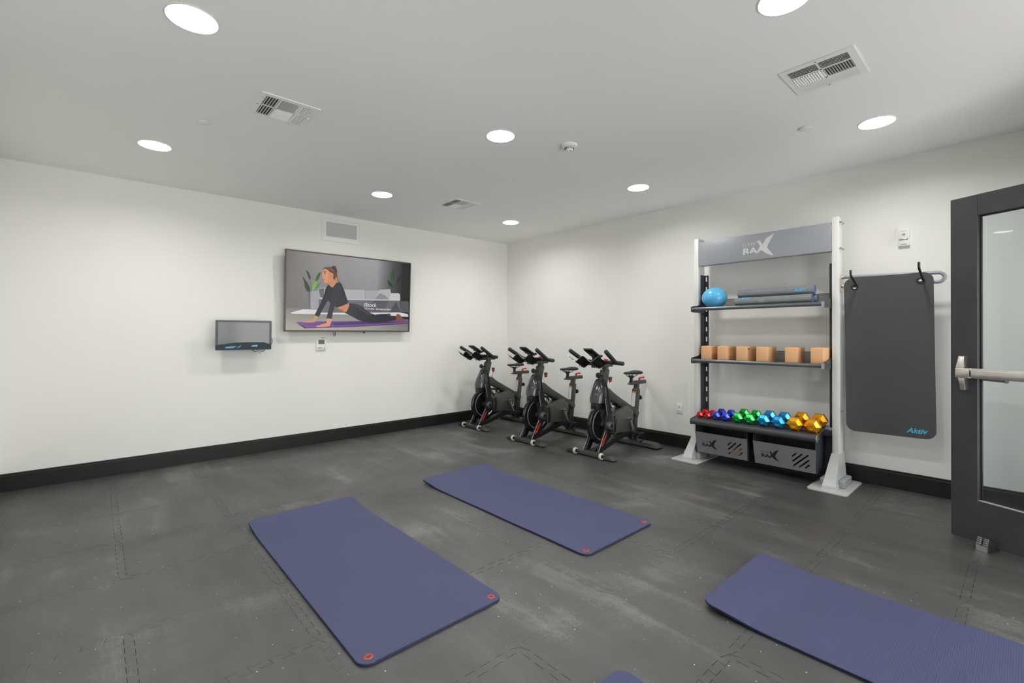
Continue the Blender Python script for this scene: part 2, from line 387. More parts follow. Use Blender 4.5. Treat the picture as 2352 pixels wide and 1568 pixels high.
TVP=[((205,203,205),[(0.035,0.221),(0.12,0.268),(0.234,0.269),(0.926,0.266),(0.995,0.249),(0.996,0.207),(0.68,0.213),(0.419,0.214),(0.043,0.207)]),
((98,97,103),[(0.233,0.419),(0.91,0.457),(0.926,0.269),(0.555,0.246),(0.234,0.23)]),
((178,177,180),[(0.233,0.423),(0.45,0.432),(0.91,0.46),(0.911,0.441),(0.451,0.415),(0.233,0.407)]),
((166,165,170),[(0.225,0.539),(0.271,0.564),(0.449,0.557),(0.59,0.566),(0.599,0.555),(0.6,0.436),(0.45,0.432),(0.241,0.422)]),
((158,157,162),[(0.603,0.56),(0.729,0.573),(0.731,0.448),(0.605,0.437)]),
((150,149,156),[(0.175,0.494),(0.186,0.51),(0.239,0.52),(0.246,0.494),(0.245,0.44),(0.233,0.412),(0.234,0.274),(0.171,0.276)]),
((92,91,98),[(0.231,0.538),(0.275,0.556),(0.269,0.435),(0.248,0.431)]),
((188,186,188),[(0.813,0.531),(0.827,0.545),(0.899,0.554),(0.914,0.533),(0.916,0.443),(0.815,0.442)]),
((170,167,170),[(0.685,0.45),(0.715,0.563),(0.729,0.585),(0.821,0.606),(0.83,0.54),(0.81,0.454)]),
((132,130,135),[(0.685,0.45),(0.729,0.538),(0.776,0.506),(0.81,0.454)]),
((38,70,36),[(0.136,0.775),(0.156,0.756),(0.172,0.692),(0.17,0.648),(0.158,0.664),(0.146,0.722)]),
((48,92,42),[(0.245,0.768),(0.243,0.724),(0.224,0.65),(0.206,0.637),(0.208,0.677),(0.223,0.739)]),
((30,52,34),[(0.112,0.688),(0.125,0.667),(0.152,0.604),(0.171,0.54),(0.168,0.497),(0.15,0.496),(0.132,0.549),(0.126,0.614)]),
((112,172,52),[(0.21,0.635),(0.214,0.624),(0.209,0.577),(0.194,0.526),(0.183,0.515),(0.188,0.575),(0.197,0.616)]),
((64,122,52),[(0.251,0.642),(0.238,0.594),(0.215,0.537),(0.209,0.536),(0.22,0.585)]),
((88,106,80),[(0.164,0.658),(0.169,0.659),(0.18,0.514),(0.176,0.511)]),
((60,80,60),[(0.158,0.499),(0.164,0.5),(0.174,0.281),(0.168,0.28)]),
((26,66,28),[(0.843,0.892),(0.855,0.862),(0.861,0.789),(0.847,0.742),(0.837,0.785),(0.834,0.844)]),
((34,84,32),[(0.822,0.857),(0.837,0.815),(0.85,0.698),(0.828,0.74),(0.818,0.798)]),
((28,70,30),[(0.887,0.747),(0.886,0.703),(0.868,0.641),(0.857,0.628),(0.862,0.685)]),
((22,52,28),[(0.791,0.735),(0.82,0.71),(0.849,0.639),(0.84,0.623),(0.806,0.664)]),
((16,34,20),[(0.922,0.841),(0.925,0.79),(0.891,0.703),(0.872,0.686),(0.885,0.755)]),
((34,22,46),[(0.067,0.098),(0.136,0.023),(0.153,0.024),(0.505,0.048),(0.998,0.102),(0.998,0.118),(0.151,0.037)]),
((104,66,138),[(0.07,0.101),(0.12,0.109),(0.354,0.123),(0.997,0.155),(0.998,0.108),(0.505,0.055),(0.152,0.03)]),
((66,42,92),[(0.33,0.1),(0.591,0.126),(0.907,0.131),(0.966,0.129),(0.681,0.096),(0.355,0.069)]),
((22,24,30),[(0.661,0.218),(0.734,0.236),(0.799,0.242),(0.833,0.222),(0.772,0.202),(0.689,0.199)]),
((98,58,48),[(0.795,0.239),(0.812,0.25),(0.828,0.243),(0.836,0.222),(0.8,0.221)]),
((32,34,41),[(0.464,0.37),(0.502,0.369),(0.545,0.359),(0.58,0.332),(0.616,0.283),(0.648,0.248),(0.689,0.225),(0.772,0.22),(0.881,0.215),(0.883,0.153),(0.82,0.135),(0.773,0.125),(0.709,0.108),(0.645,0.11),(0.591,0.123),(0.539,0.151),(0.495,0.192),(0.453,0.226),(0.426,0.245),(0.448,0.275),(0.462,0.318)]),
((52,55,64),[(0.493,0.359),(0.545,0.351),(0.607,0.276),(0.67,0.225),(0.644,0.212),(0.581,0.267),(0.528,0.329)]),
((122,70,56),[(0.881,0.233),(0.9,0.248),(0.917,0.235),(0.95,0.178),(0.978,0.142),(0.927,0.131),(0.88,0.153)]),
((192,126,88),[(0.376,0.306),(0.418,0.336),(0.466,0.374),(0.472,0.343),(0.462,0.296),(0.448,0.253),(0.424,0.243),(0.395,0.275)]),
((150,92,62),[(0.385,0.292),(0.41,0.284),(0.437,0.249),(0.424,0.243),(0.395,0.275)]),
((24,25,31),[(0.302,0.605),(0.328,0.57),(0.319,0.473),(0.304,0.404),(0.273,0.306),(0.236,0.174),(0.205,0.197),(0.222,0.263),(0.249,0.359),(0.272,0.469),(0.283,0.551)]),
((27,28,34),[(0.302,0.605),(0.334,0.587),(0.366,0.639),(0.392,0.649),(0.407,0.626),(0.426,0.552),(0.446,0.457),(0.464,0.374),(0.418,0.334),(0.369,0.305),(0.346,0.349),(0.312,0.38),(0.294,0.414)]),
((36,38,46),[(0.349,0.585),(0.382,0.644),(0.407,0.63),(0.417,0.579),(0.408,0.523),(0.384,0.431),(0.357,0.325),(0.342,0.242),(0.335,0.15),(0.292,0.157),(0.307,0.254),(0.324,0.378),(0.335,0.488)]),
((198,137,102),[(0.209,0.192),(0.232,0.174),(0.215,0.141),(0.209,0.106),(0.181,0.099),(0.115,0.101),(0.128,0.114),(0.169,0.126),(0.196,0.143)]),
((208,143,107),[(0.3,0.157),(0.336,0.153),(0.33,0.106),(0.319,0.053),(0.275,0.043),(0.224,0.041),(0.216,0.054),(0.259,0.077),(0.294,0.094)]),
((188,128,94),[(0.304,0.635),(0.325,0.705),(0.349,0.729),(0.374,0.698),(0.385,0.651),(0.366,0.639),(0.338,0.571),(0.322,0.58),(0.312,0.598)]),
((204,142,106),[(0.263,0.812),(0.285,0.832),(0.312,0.818),(0.337,0.774),(0.343,0.728),(0.326,0.671),(0.304,0.635),(0.29,0.628),(0.273,0.63),(0.269,0.644),(0.264,0.662),(0.266,0.676),(0.261,0.684),(0.262,0.697),(0.254,0.712),(0.26,0.757)]),
((192,130,97),[(0.301,0.769),(0.333,0.754),(0.338,0.72),(0.314,0.656),(0.293,0.631),(0.302,0.675)]),
((60,38,32),[(0.267,0.757),(0.279,0.764),(0.284,0.754),(0.27,0.746)]),
((70,45,34),[(0.265,0.775),(0.281,0.783),(0.287,0.776),(0.266,0.769)]),
((168,84,74),[(0.263,0.67),(0.275,0.672),(0.277,0.661),(0.266,0.656)]),
((84,56,42),[(0.261,0.801),(0.269,0.824),(0.289,0.839),(0.312,0.844),(0.336,0.835),(0.356,0.798),(0.367,0.745),(0.354,0.679),(0.341,0.687),(0.338,0.718),(0.342,0.748),(0.331,0.766),(0.315,0.771),(0.298,0.799),(0.277,0.814),(0.263,0.794)]),
((122,84,60),[(0.277,0.83),(0.3,0.837),(0.332,0.817),(0.353,0.777),(0.333,0.787),(0.308,0.814)]),
((190,128,96),[(0.33,0.757),(0.341,0.759),(0.343,0.724),(0.333,0.713)]),
((70,46,36),[(0.324,0.843),(0.341,0.863),(0.358,0.856),(0.371,0.793),(0.381,0.726),(0.392,0.651),(0.376,0.651),(0.365,0.724),(0.352,0.804)]),
((170,124,88),[(0.365,0.792),(0.375,0.766),(0.388,0.665),(0.378,0.657)]),
((74,76,82),[(0.916,0.438),(1.001,0.441),(1.001,0.275),(0.926,0.275)]),
((82,82,88),[(0.676,0.425),(0.815,0.435),(0.752,0.267),(0.625,0.269)]),
((70,70,76),[(0.845,0.34),(0.877,0.425),(0.926,0.275),(0.818,0.267)])]

# ================================================================== the room
def struct(o): o['kind'] = 'structure'; return o
T = 0.15
struct(MB().box((XL - T, YR - T, -0.10), (XW + T, YW + T, -0.012)).build('floor', M_SUB, None, None))
FLOOR = bpy.data.objects['floor']
LIGHTS = (
    (0.33, 2.565, 'bright round ceiling light in the top left, nearest one to the left ceiling vent'),
    (0.335, 4.465, 'bright round ceiling light over the bare left stretch of the TV wall'),
    (2.205, 2.58, 'bright round ceiling light in the middle of the ceiling, beside the smoke detector'),
    (2.205, 4.472, 'bright round ceiling light just above the return grille over the TV'),
    (4.00, 4.48, 'small bright ceiling light in the far corner above the exercise bikes'),
    (4.00, 2.581, 'bright round ceiling light between the smoke detector and the storage rack'),
    (3.996, 0.695, 'bright round ceiling light between the right ceiling vent and the door'),
    (2.225, 0.705, 'bright round ceiling light cut off by the top edge of the picture'),
    (0.335, 0.70, 'round ceiling light straight above the viewer, out of the picture'))
CAN = 0.100           # radius of the downlight openings
def ring(cx, cy, r, n=48): return [(cx + r * math.cos(2 * PI * k / n), cy + r * math.sin(2 * PI * k / n)) for k in range(n)]
struct(link('ceiling', place_mesh(flat_mesh([[(XL - T, YR - T), (XW + T, YR - T), (XW + T, YW + T), (XL - T, YW + T)]] + [ring(x, y, CAN) for x, y, l in LIGHTS], 0.012), Matrix.Translation((0, 0, ZC + 0.006))), M_CEIL, None))
struct(MB().box((XL - T, YW, -0.012), (XW + T, YW + T, ZC)).build('wall_left', M_WALL, None, None))
struct(MB().box((XW, YR - T, -0.012), (XW + T, YW, ZC)).build('wall_right', M_WALL, None, None))
struct(MB().box((XL - T, YR - T, -0.012), (XL, YW, ZC)).build('wall_near', M_WALL, None, None))
DX0, DX1, DZ = 2.26, 3.55, 2.14       # doorway in the rear wall
struct(MB().box((XL, YR - T, DZ), (XW, YR, ZC)).box((XL, YR - T, -0.012), (DX0, YR, 0.10)).box((DX1, YR - T, -0.012), (XW, YR, 0.10)).build('wall_rear', M_WALL, None, None))
# unseen glazing added around the doorway to let the world's fill light in
def mullions(name, x0, x1, z0, z1, cuts):
    w = struct(MB().box((x0, YR - 0.11, z0), (x1, YR - 0.04, z0 + 0.05)).box((x0, YR - 0.11, z1 - 0.05), (x1, YR - 0.04, z1)).build(name, M_DOOR, None, None))
    for x in cuts: MB().box((x - 0.025, YR - 0.11, z0 + 0.05), (x + 0.025, YR - 0.04, z1 - 0.05)).build('mullion', M_DOOR, w, None)
    for a, c in zip(cuts, cuts[1:]): MB().box((a + 0.025, YR - 0.078, z0 + 0.05), (c - 0.025, YR - 0.072, z1 - 0.05)).build('glass_pane', M_GLASS, w, None)
mullions('fill_window_1', XL, DX0, 0.10, DZ, [XL + 0.025, 0.32, 1.24, DX0 - 0.025])
mullions('fill_window_2', DX1, XW, 0.10, DZ, [DX1 + 0.025, XW - 0.025])
struct(MB().box((DX0, YR - 0.12, 0), (DX0 + 0.03, YR + 0.0, DZ)).box((DX1 - 0.03, YR - 0.12, 0), (DX1, YR + 0.0, DZ)).box((DX0, YR - 0.12, DZ - 0.03), (DX1, YR + 0.0, DZ)).build('trim_1', M_DOOR, None, None))
# baseboards: flat board, a fine groove and a slimmer top lip
PROF = [(0.0, 0.0), (0.016, 0.0), (0.016, 0.124), (0.0125, 0.1265), (0.011, 0.129), (0.011, 0.143), (0.008, 0.146), (0.0, 0.146)]
def baseboard(name, p, q, inward):
    p, q, w = Vector(p), Vector(q), Vector(inward); b = MB(); A = []
    for e in (p, q): A.append([b.b.verts.new(e + w * d + Vector((0, 0, z))) for d, z in PROF])
    n = len(PROF)
    for i in range(n): b.b.faces.new((A[0][i], A[0][(i + 1) % n], A[1][(i + 1) % n], A[1][i]))
    b.b.faces.new(A[0]); b.b.faces.new(A[1][::-1])
    return b.build(name, M_BASE, None, 20)
b1 = struct(baseboard('baseboard_left', (XL, YW, 0), (1.949, YW, 0), (0, -1, 0)))
baseboard('baseboard_length', (1.9505, YW, 0), (XW, YW, 0), (0, -1, 0)).parent = b1
struct(baseboard('baseboard_right', (XW, YR, 0), (XW, YW - 0.016, 0), (-1, 0, 0)))
struct(baseboard('baseboard_near', (XL, YR, 0), (XL, YW - 0.016, 0), (1, 0, 0)))

# interlocking rubber floor tiles (puzzle edges), a joint of about a millimetre
P = 0.594
def edge_curve():
    n, A, d = 8, 0.017, 0.0085; pts = [(0.0, 0.0)]
    side = -1
    pts.append((0.0, -A))
    for k in range(1, 2 * n):
        t = k / (2 * n)
        pts += [(t + side * -d, side * A), (t + side * d, -side * A)] if side < 0 else [(t + d, side * A), (t - d, -side * A)]
        side = -side
    pts += [(1.0, side * A), (1.0, 0.0)]
    return [((t), o) for t, o in pts[2:-2]]
EC = edge_curve()
def tile_bm():
    o = [(0, 0)] + [(t * P, off) for t, off in EC] + [(P, 0)] + [(P + off, t * P) for t, off in EC] + [(P, P)] + [(t * P, P + off) for t, off in reversed(EC)] + [(0, P)] + [(off, t * P) for t, off in reversed(EC)]
    c = P / 2; k = 1 - 0.0006 / P * 2
    o = [((x - c) * k, (y - c) * k) for x, y in o]
    b = bmesh.new(); top = [b.verts.new((x, y, 0)) for x, y in o]; bot = [b.verts.new((x, y, -0.010)) for x, y in o]
    b.faces.new(top); n = len(o)
    for i in range(n): b.faces.new((top[i], bot[i], bot[(i + 1) % n], top[(i + 1) % n]))
    bmesh.ops.recalc_face_normals(b, faces=b.faces[:])
    return b
tb = tile_bm(); TILE = bpy.data.meshes.new('floor_tile'); tb.to_mesh(TILE); tb.free(); TILE.materials.append(M_FLOOR)
x0s = [0.10 + P * k for k in range(-2, 9)]; y0s = [0.80 + P * k for k in range(-3, 9)]
for x0 in x0s:
    for y0 in y0s:
        if x0 + P < XL + 0.02 or x0 > XW - 0.02 or y0 + P < YR + 0.02 or y0 > YW - 0.02: continue
        cut = x0 < XL + 0.03 or x0 + P > XW - 0.03 or y0 < YR + 0.03 or y0 + P > YW - 0.03
        c = Vector((x0 + P / 2, y0 + P / 2, random.uniform(-0.0006, 0)))
        me = TILE
        if cut:
            b = bmesh.new(); b.from_mesh(TILE)
            for co, no in (((XL + 0.002 - c.x, 0, 0), (-1, 0, 0)), ((XW - 0.002 - c.x, 0, 0), (1, 0, 0)), ((0, YR + 0.002 - c.y, 0), (0, -1, 0)), ((0, YW - 0.002 - c.y, 0), (0, 1, 0))):
                bmesh.ops.bisect_plane(b, geom=b.verts[:] + b.edges[:] + b.faces[:], plane_co=co, plane_no=no, clear_outer=True)
            if len(b.faces) == 0: b.free(); continue
            me = bpy.data.meshes.new('floor_tile'); b.to_mesh(me); b.free()
            if not me.materials: me.materials.append(M_FLOOR)
        o = bpy.data.objects.new('floor_tile', me); COL.objects.link(o); o.parent = FLOOR
        j = 0.0 if cut else 0.0008
        o.location = c + Vector((random.uniform(-j, j), random.uniform(-j, j), 0)); o.rotation_euler.z = 0 if cut else random.uniform(-0.0014, 0.0014)

# ================================================================== on the ceiling
RECESS = 0.032
def ceiling_light(x, y, label):
    t = tag(empty('ceiling_light', (x, y, ZC)), label, 'ceiling light', 'round LED ceiling lights')
    MB().lathe([(0.1085, 0), (0.1085, -0.002), (0.106, -0.0035), (0.101, -0.003), (0.098, 0.002), (0.087, RECESS), (0.089, RECESS), (0.0995, 0.003), (0.0995, 0.0), (0.1085, 0)], (0, 0, 0), n=48).build('trim_ring', M_WHITE, t, 50)
    MB().lathe([(0.0, RECESS - 0.004), (0.05, RECESS - 0.003), (0.0875, RECESS)], (0, 0, 0), n=32).build('lens', M_LED, t, 60)
    MB().lathe([(0.0, RECESS + 0.004), (0.089, RECESS + 0.004), (0.089, RECESS + 0.05), (0.0, RECESS + 0.05)], (0, 0, 0), n=32).build('housing', M_BLACK, t, 40)
    return t
for x, y, l in LIGHTS: ceiling_light(x, y, l)

# square four-way air diffusers: frame, cross bars and tilted louvers
def plate_box(name, outl, depth, mtx, m, parent):
    return link(name, place_mesh(flat_mesh(outl, depth), mtx), m, parent)
S = 0.345; W = 0.034; c1 = 0.078; barw = 0.010
def louver_mesh(length, width, tilt, along):
    b = MB(); w = width / 2; b.box((-length / 2, -w, -0.0006), (length / 2, w, 0.0006))
    me = bpy.data.meshes.new('louver'); b.b.to_mesh(me); b.b.free(); me.materials.append(M_VENT)
    me.transform(Matrix.Rotation(tilt, 4, 'X'))
    if along == 'y': me.transform(Matrix.Rotation(PI / 2, 4, 'Z'))
    return me
inn = S - 2 * W; half = (inn - barw) / 2; mid = inn - 2 * c1 - 2 * barw
def diffuser_meshes():
    t45 = math.radians(42)
    return dict(a=louver_mesh(half, 0.015, -t45, 'y'), b=louver_mesh(half, 0.015, t45, 'y'), c=louver_mesh(mid, 0.0125, t45, 'x'), d=louver_mesh(mid, 0.0125, -t45, 'x'))
DM = diffuser_meshes()
def diffuser(cx, cy, label):
    t = tag(empty('ceiling_vent', (cx, cy, ZC)), label, 'air vent', 'square ceiling air vents')
    h = S / 2; i0 = h - W
    ring = [rrect(-h, -h, h, h, 0.004, 2), rrect(-i0, -i0, i0, i0, 0.001, 1)]
    link('frame', place_mesh(flat_mesh(ring, 0.006), Matrix.Translation((0, 0, -0.004))), M_VENT, t)
    b = MB(); xa = -i0 + c1; xb = xa + barw; xc = i0 - c1
    b.box((xa, -i0, -0.007), (xb, i0, -0.001)).box((xc - barw, -i0, -0.007), (xc, i0, -0.001)).box((-i0, -barw / 2, -0.007), (i0, barw / 2, -0.001))
    b.build('cross_bars', M_VENT, t, None)
    MB().box((-i0, -i0, -0.0006), (i0, i0, -0.0002)).build('duct_opening', M_DUCT, t, None)
    for sx in (-1, 1): MB().cyl((sx * (h - 0.014), 0.012 * (sx > 0), -0.007), (sx * (h - 0.014), 0.012 * (sx > 0), -0.0085), 0.004, n=10).build('screw', M_GREYTXT, t)
    MB().box((h - 0.03, -0.004, -0.014), (h - 0.018, 0.004, -0.007)).build('damper_lever', M_VENT, t, None)
    def put(me, x, y):
        o = bpy.data.objects.new('louver', me); COL.objects.link(o); o.parent = t; o.location = (x, y, -0.0068)
    for yy in (-1, 1):
        yc = yy * (barw / 2 + half / 2)
        for k in range(5):
            d = c1 * (k + 0.5) / 5
            put(DM['a'], -i0 + d, yc); put(DM['b'], i0 - d, yc)
        for k in range(11):
            put(DM['c' if yy < 0 else 'd'], 0.0, yy * (barw / 2 + half * (k + 0.5) / 11))
    return t
diffuser(0.908, 3.211, 'square white ceiling vent near the top left light')
diffuser(3.007, 0.757, 'square white ceiling vent in the top right of the ceiling')
diffuser(3.005, 4.230, 'smallest square ceiling vent, towards the far corner')

for x, y, l in ((0.547, 3.75, 'small white sprinkler cover disc beside the left ceiling vent'), (3.725, 1.05, 'small white sprinkler cover disc below the right ceiling vent'), (3.76, 3.786, 'small white sprinkler cover disc near the far corner light')):
    o = MB().lathe([(0.0, -0.0085), (0.036, -0.0085), (0.039, -0.007), (0.039, -0.0045), (0.031, -0.004), (0.031, 0.0), (0.0, 0.0)], (0, 0, 0), n=32).build('sprinkler_cover', M_WHITE, None)
    o.location = (x, y, ZC); tag(o, l, 'sprinkler cover', 'sprinkler cover discs')
t = tag(empty('smoke_detector', (2.702, 2.35, ZC)), 'round white smoke detector beside the middle ceiling light', 'smoke detector')
MB().lathe([(0.062, 0), (0.062, -0.012), (0.057, -0.018), (0.045, -0.022), (0.0, -0.022)], (0, 0, 0), n=40).build('base_ring', M_WHITE, t)
MB().lathe([(0.034, -0.021), (0.030, -0.040), (0.024, -0.046), (0.0, -0.047)], (0, 0, 0), n=32).build('sensor_dome', M_WHITE, t)
for k in range(14):
    a = 2 * PI * k / 14
    o = MB().box((0.029, -0.0022, -0.037), (0.0355, 0.0022, -0.023)).build('sensor_slot', M_DUCT, t, None); o.rotation_euler.z = a

# ================================================================== on the screen wall
TVX = lambda x, z, off=0.0: (x, YW - off, z)
UX, UZ = (1, 0, 0), (0, 0, 1)
# return grille
t = tag(empty('return_grille', (2.232, YW, 2.55)), 'white louvered return air grille high on the wall above the TV', 'air grille')
gw, gh = 0.486 / 2, 0.280 / 2
def wallm(x=0, z=0, off=0.0): return frame_mtx((x, -off, z), UX, UZ)
link('outer_frame', place_mesh(flat_mesh([rrect(-gw, -gh, gw, gh, 0.003, 2), rrect(-gw + 0.017, -gh + 0.017, gw - 0.017, gh - 0.017, 0.001, 1)], 0.012), wallm(off=0.006)), M_VENT, t)
ix, iz = 0.188, 0.088
link('inner_frame', place_mesh(flat_mesh([rrect(-gw + 0.019, -gh + 0.019, gw - 0.019, gh - 0.019, 0.003, 2), rrect(-ix, -iz, ix, iz, 0.001, 1)], 0.008), wallm(z=-0.002, off=0.007)), M_VENT, t)
MB().box((-ix, -0.0012, -iz), (ix, -0.0004, iz)).build('duct_opening', M_DUCT, t, None)
lv = louver_mesh(2 * ix, 0.013, math.radians(-38), 'x')
for k in range(14):
    o = bpy.data.objects.new('louver', lv); COL.objects.link(o); o.parent = t; o.location = (0, -0.0062, -iz + 2 * iz * (k + 0.5) / 14 - 0.002)
for x in (-0.11, 0.09): MB().box((x - 0.004, -0.017, gh - 0.021), (x + 0.004, -0.011, gh - 0.015)).build('latch', M_VENT, t, None)

# television, tilted slightly down
TW, THh = 1.556, 0.916
tv = empty('television', (2.329, YW - 0.105, 1.775)); tv.rotation_euler.x = math.radians(3.1)
tag(tv, 'large wall mounted flat TV showing a woman stretching on a purple mat', 'television')
hw, hh = TW / 2, THh / 2
link('bezel', place_mesh(flat_mesh([rrect(-hw, -hh, hw, hh, 0.004, 2), rrect(-hw + 0.014, -hh + 0.018, hw - 0.014, hh - 0.014, 0.001, 1)], 0.03), wallm(off=0.0)), M_BEZEL, tv)
MB().box((-hw + 0.03, 0.014, -hh + 0.03), (hw - 0.03, 0.05, hh - 0.03), 0.012).build('back_cover', M_BLACK, tv)
MB().box((-0.25, 0.05, -0.2), (0.25, 0.066, 0.2)).box((-0.06, 0.055, -0.1), (0.06, 0.082, 0.1)).build('wall_bracket', M_BLACK, tv, None)
PW, PH = TW - 0.028, THh - 0.032
def picture():
    b = bmesh.new(); lay = b.loops.layers.float_color.new('print')
    def poly(pts, cols, z):
        vs = [b.verts.new(((u - 0.5) * PW, (v - 0.5) * PH, z)) for u, v in pts]
        f = b.faces.new(vs)
        for l, c in zip(f.loops, cols): l[lay] = rgb(*c)
    cols = [(0, (104, 101, 99)), (0.1, (124, 121, 120)), (0.25, (140, 138, 137)), (0.45, (146, 144, 144)), (0.62, (152, 151, 153)), (0.70, (150, 149, 152)), (0.77, (112, 110, 114)), (0.85, (70, 68, 70)), (0.93, (40, 39, 42)), (1, (20, 20, 24))]
    for (u0, a), (u1, c) in zip(cols, cols[1:]):
        dk = lambda q, k: tuple(int(x * k) for x in q)
        poly([(u0, 0.26), (u1, 0.26), (u1, 1), (u0, 1)], [dk(a, 0.82), dk(c, 0.82), c, a], 0)
    for (u0, a, a2), (u1, c, c2) in zip([(0, (110, 106, 100), (158, 152, 138)), (0.3, (122, 120, 118), (165, 160, 152)), (0.7, (120, 118, 118), (150, 146, 142))], [(0.3, (122, 120, 118), (165, 160, 152)), (0.7, (120, 118, 118), (150, 146, 142)), (1, (84, 82, 82), (120, 117, 114))]):
        poly([(u0, 0), (u1, 0), (u1, 0.28), (u0, 0.28)], [a2, c2, c, a], 0.0002)
    poly([(0.928, 0.17), (1, 0.17), (1, 1), (0.928, 1)], [(16, 16, 20)] * 4, 0.0003)
    z = 0.0004
    for c, pts in TVP:
        poly(pts, [c] * len(pts), z); z += 0.00004
    for body, u, v, h, w, bold in (('iStock', 0.597, 0.337, 0.050, 0.105, 0.004), ('Credit: dangrytsku', 0.598, 0.290, 0.030, 0.232, 0.0)):
        me = text_mesh(body, h * PH, w * PW, bold=bold); n0 = len(b.faces)
        me.transform(Matrix.Translation(((u - 0.5) * PW, (v - 0.5) * PH, z + 0.0003))); b.from_mesh(me); b.faces.ensure_lookup_table()
        for f in b.faces[n0:]:
            if f.normal.z < 0: f.normal_flip()
            for l in f.loops: l[lay] = rgb(236, 236, 238)
    me = bpy.data.meshes.new('screen_picture'); b.to_mesh(me); b.free(); return me
link('screen_picture', place_mesh(picture(), wallm(z=0.002, off=0.004)), M_PICT, tv)
def loop(name, x, z, r, parent, m=M_BLACK):
    pts = [(x + r * 0.55 * math.sin(a), 0.01, z - 1.7 * r + 1.7 * r * math.cos(a)) for a in [2 * PI * k / 14 for k in range(14)]]
    return MB().tube(pts, 0.0035, 6, closed=True).build(name, m, parent)
loop('cable_loop', -0.21, -hh + 0.006, 0.017, tv)
MB().box((0.147, 0.0, -hh - 0.016), (0.165, 0.02, -hh)).build('sensor_tab', M_BLACK, tv, None)

# small monitor on an arm
mo = empty('small_monitor', (1.146, YW - 0.155, 1.279)); mo.rotation_euler.x = math.radians(4)
tag(mo, 'small black monitor with a painted teal reflection along its lower edge, beside the TV', 'monitor')
a, c = 0.257, 0.153
link('bezel', place_mesh(flat_mesh([rrect(-a, -c, a, c, 0.006, 3), rrect(-a + 0.022, -c + 0.026, a - 0.02, c - 0.02, 0.001, 1)], 0.02), wallm(off=0.0)), M_MONF, mo)
MB().box((-a + 0.006, 0.009, -c + 0.006), (a - 0.006, 0.034, c - 0.006), 0.01).build('back_cover', M_MONF, mo)
MB().box((-a + 0.02, -0.007, -c + 0.024), (a - 0.018, 0.0, c - 0.018)).build('screen', M_MONS, mo, None)
MB().box((-0.05, 0.034, -0.05), (0.05, 0.044, 0.05)).box((-0.02, 0.04, -0.02), (0.02, 0.135, 0.02)).box((-0.06, 0.13, -0.09), (0.06, 0.148, 0.09)).build('wall_arm', M_BLACK, mo, None)
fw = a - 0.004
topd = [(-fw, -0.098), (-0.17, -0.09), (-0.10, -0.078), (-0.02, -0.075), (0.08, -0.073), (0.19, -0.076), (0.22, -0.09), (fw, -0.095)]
link('reflection_fringe', place_mesh(flat_mesh([topd[::-1] + [(-fw, -0.118), (fw, -0.118)]], 0.0006), wallm(off=0.0113)), M_REFLD, mo)
fl = link('reflection_band', place_mesh(flat_mesh([[(-fw, -0.1), (-0.15, -0.097), (-0.02, -0.092), (0.12, -0.09), (fw, -0.1), (fw, -0.149), (-fw, -0.149)]], 0.0008), wallm(off=0.0122)), M_REFL, mo)  # teal strip that paints in what the lower screen reflects
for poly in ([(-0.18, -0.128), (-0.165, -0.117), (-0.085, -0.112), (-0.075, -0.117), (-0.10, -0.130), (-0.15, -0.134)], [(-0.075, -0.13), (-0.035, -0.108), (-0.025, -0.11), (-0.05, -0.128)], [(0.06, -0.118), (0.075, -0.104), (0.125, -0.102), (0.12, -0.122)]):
    link('reflection_glint', place_mesh(flat_mesh([poly], 0.0004), wallm(off=0.0129)), M_REFLB, fl)  # painted glints inside the reflected band
MB().tube([(a - 0.01, 0.01, -0.02), (a + 0.008, 0.006, -0.04), (a + 0.012, 0.006, -0.075), (a + 0.004, 0.008, -0.10), (a - 0.012, 0.012, -0.11)], 0.0032, 6).build('cable', M_BLACK, mo)
MB().tube([(0.075, 0.02, -c - 0.0), (0.10, 0.012, -c - 0.022), (0.15, 0.01, -c - 0.030), (0.19, 0.012, -c - 0.018), (0.205, 0.02, -c + 0.004)], 0.0035, 6).tube([(0.11, 0.015, -c), (0.14, 0.01, -c - 0.012), (0.18, 0.012, -c - 0.006)], 0.003, 6).build('cable_bundle', M_BLACK, mo)

# thermostat
t = tag(empty('thermostat', (1.981, YW, 1.168)), 'white wall thermostat with grey display under the TV', 'thermostat')
MB().box((-0.058, -0.022, -0.066), (0.058, 0, 0.066), 0.006).build('body', M_WHITE, t)
MB().box((-0.036, -0.0232, 0.004), (0.036, -0.021, 0.054)).build('display', M_LCD, t, None)
for x in (-0.032, -0.016, 0.0, 0.034):
    MB().box((x - 0.005, -0.0238, -0.048), (x + 0.005, -0.0215, -0.036)).build('button', M_GREYTXT, t, None)
for x in (0.018, 0.036): MB().box((x - 0.004, -0.004, 0.074), (x + 0.004, 0.0, 0.084)).build('wire_stub', M_GREYTXT, t, None)

# ================================================================== on the right wall
RY, RZ = (0, -1, 0), (0, 0, 1)
def rwm(y=0, z=0, off=0.0): return frame_mtx((-off, y, z), RY, RZ)
t = tag(empty('wall_outlet', (XW, 2.643, 0.438)), 'white duplex power outlet on the wall beside the storage rack', 'power outlet')
MB().box((-0.006, -0.0375, -0.06), (0, 0.0375, 0.06), 0.003).build('cover_plate', M_WHITE, t)
for z in (0.022, -0.022):
    r = MB().box((-0.0085, -0.017, z - 0.0165), (-0.005, 0.017, z + 0.0165), 0.002).build('receptacle', M_WHITE, t)
    for y, h in ((0.006, 0.004), (-0.006, 0.0032)): MB().box((-0.0092, y - 0.0011, z + 0.003 - h), (-0.008, y + 0.0011, z + 0.003 + h)).build('contact_slot', M_LOGOB, r, None)
t = tag(empty('fire_alarm_strobe', (XW, 0.679, 2.067)), 'white fire alarm strobe plate high on the wall above the hanging mat', 'fire alarm')
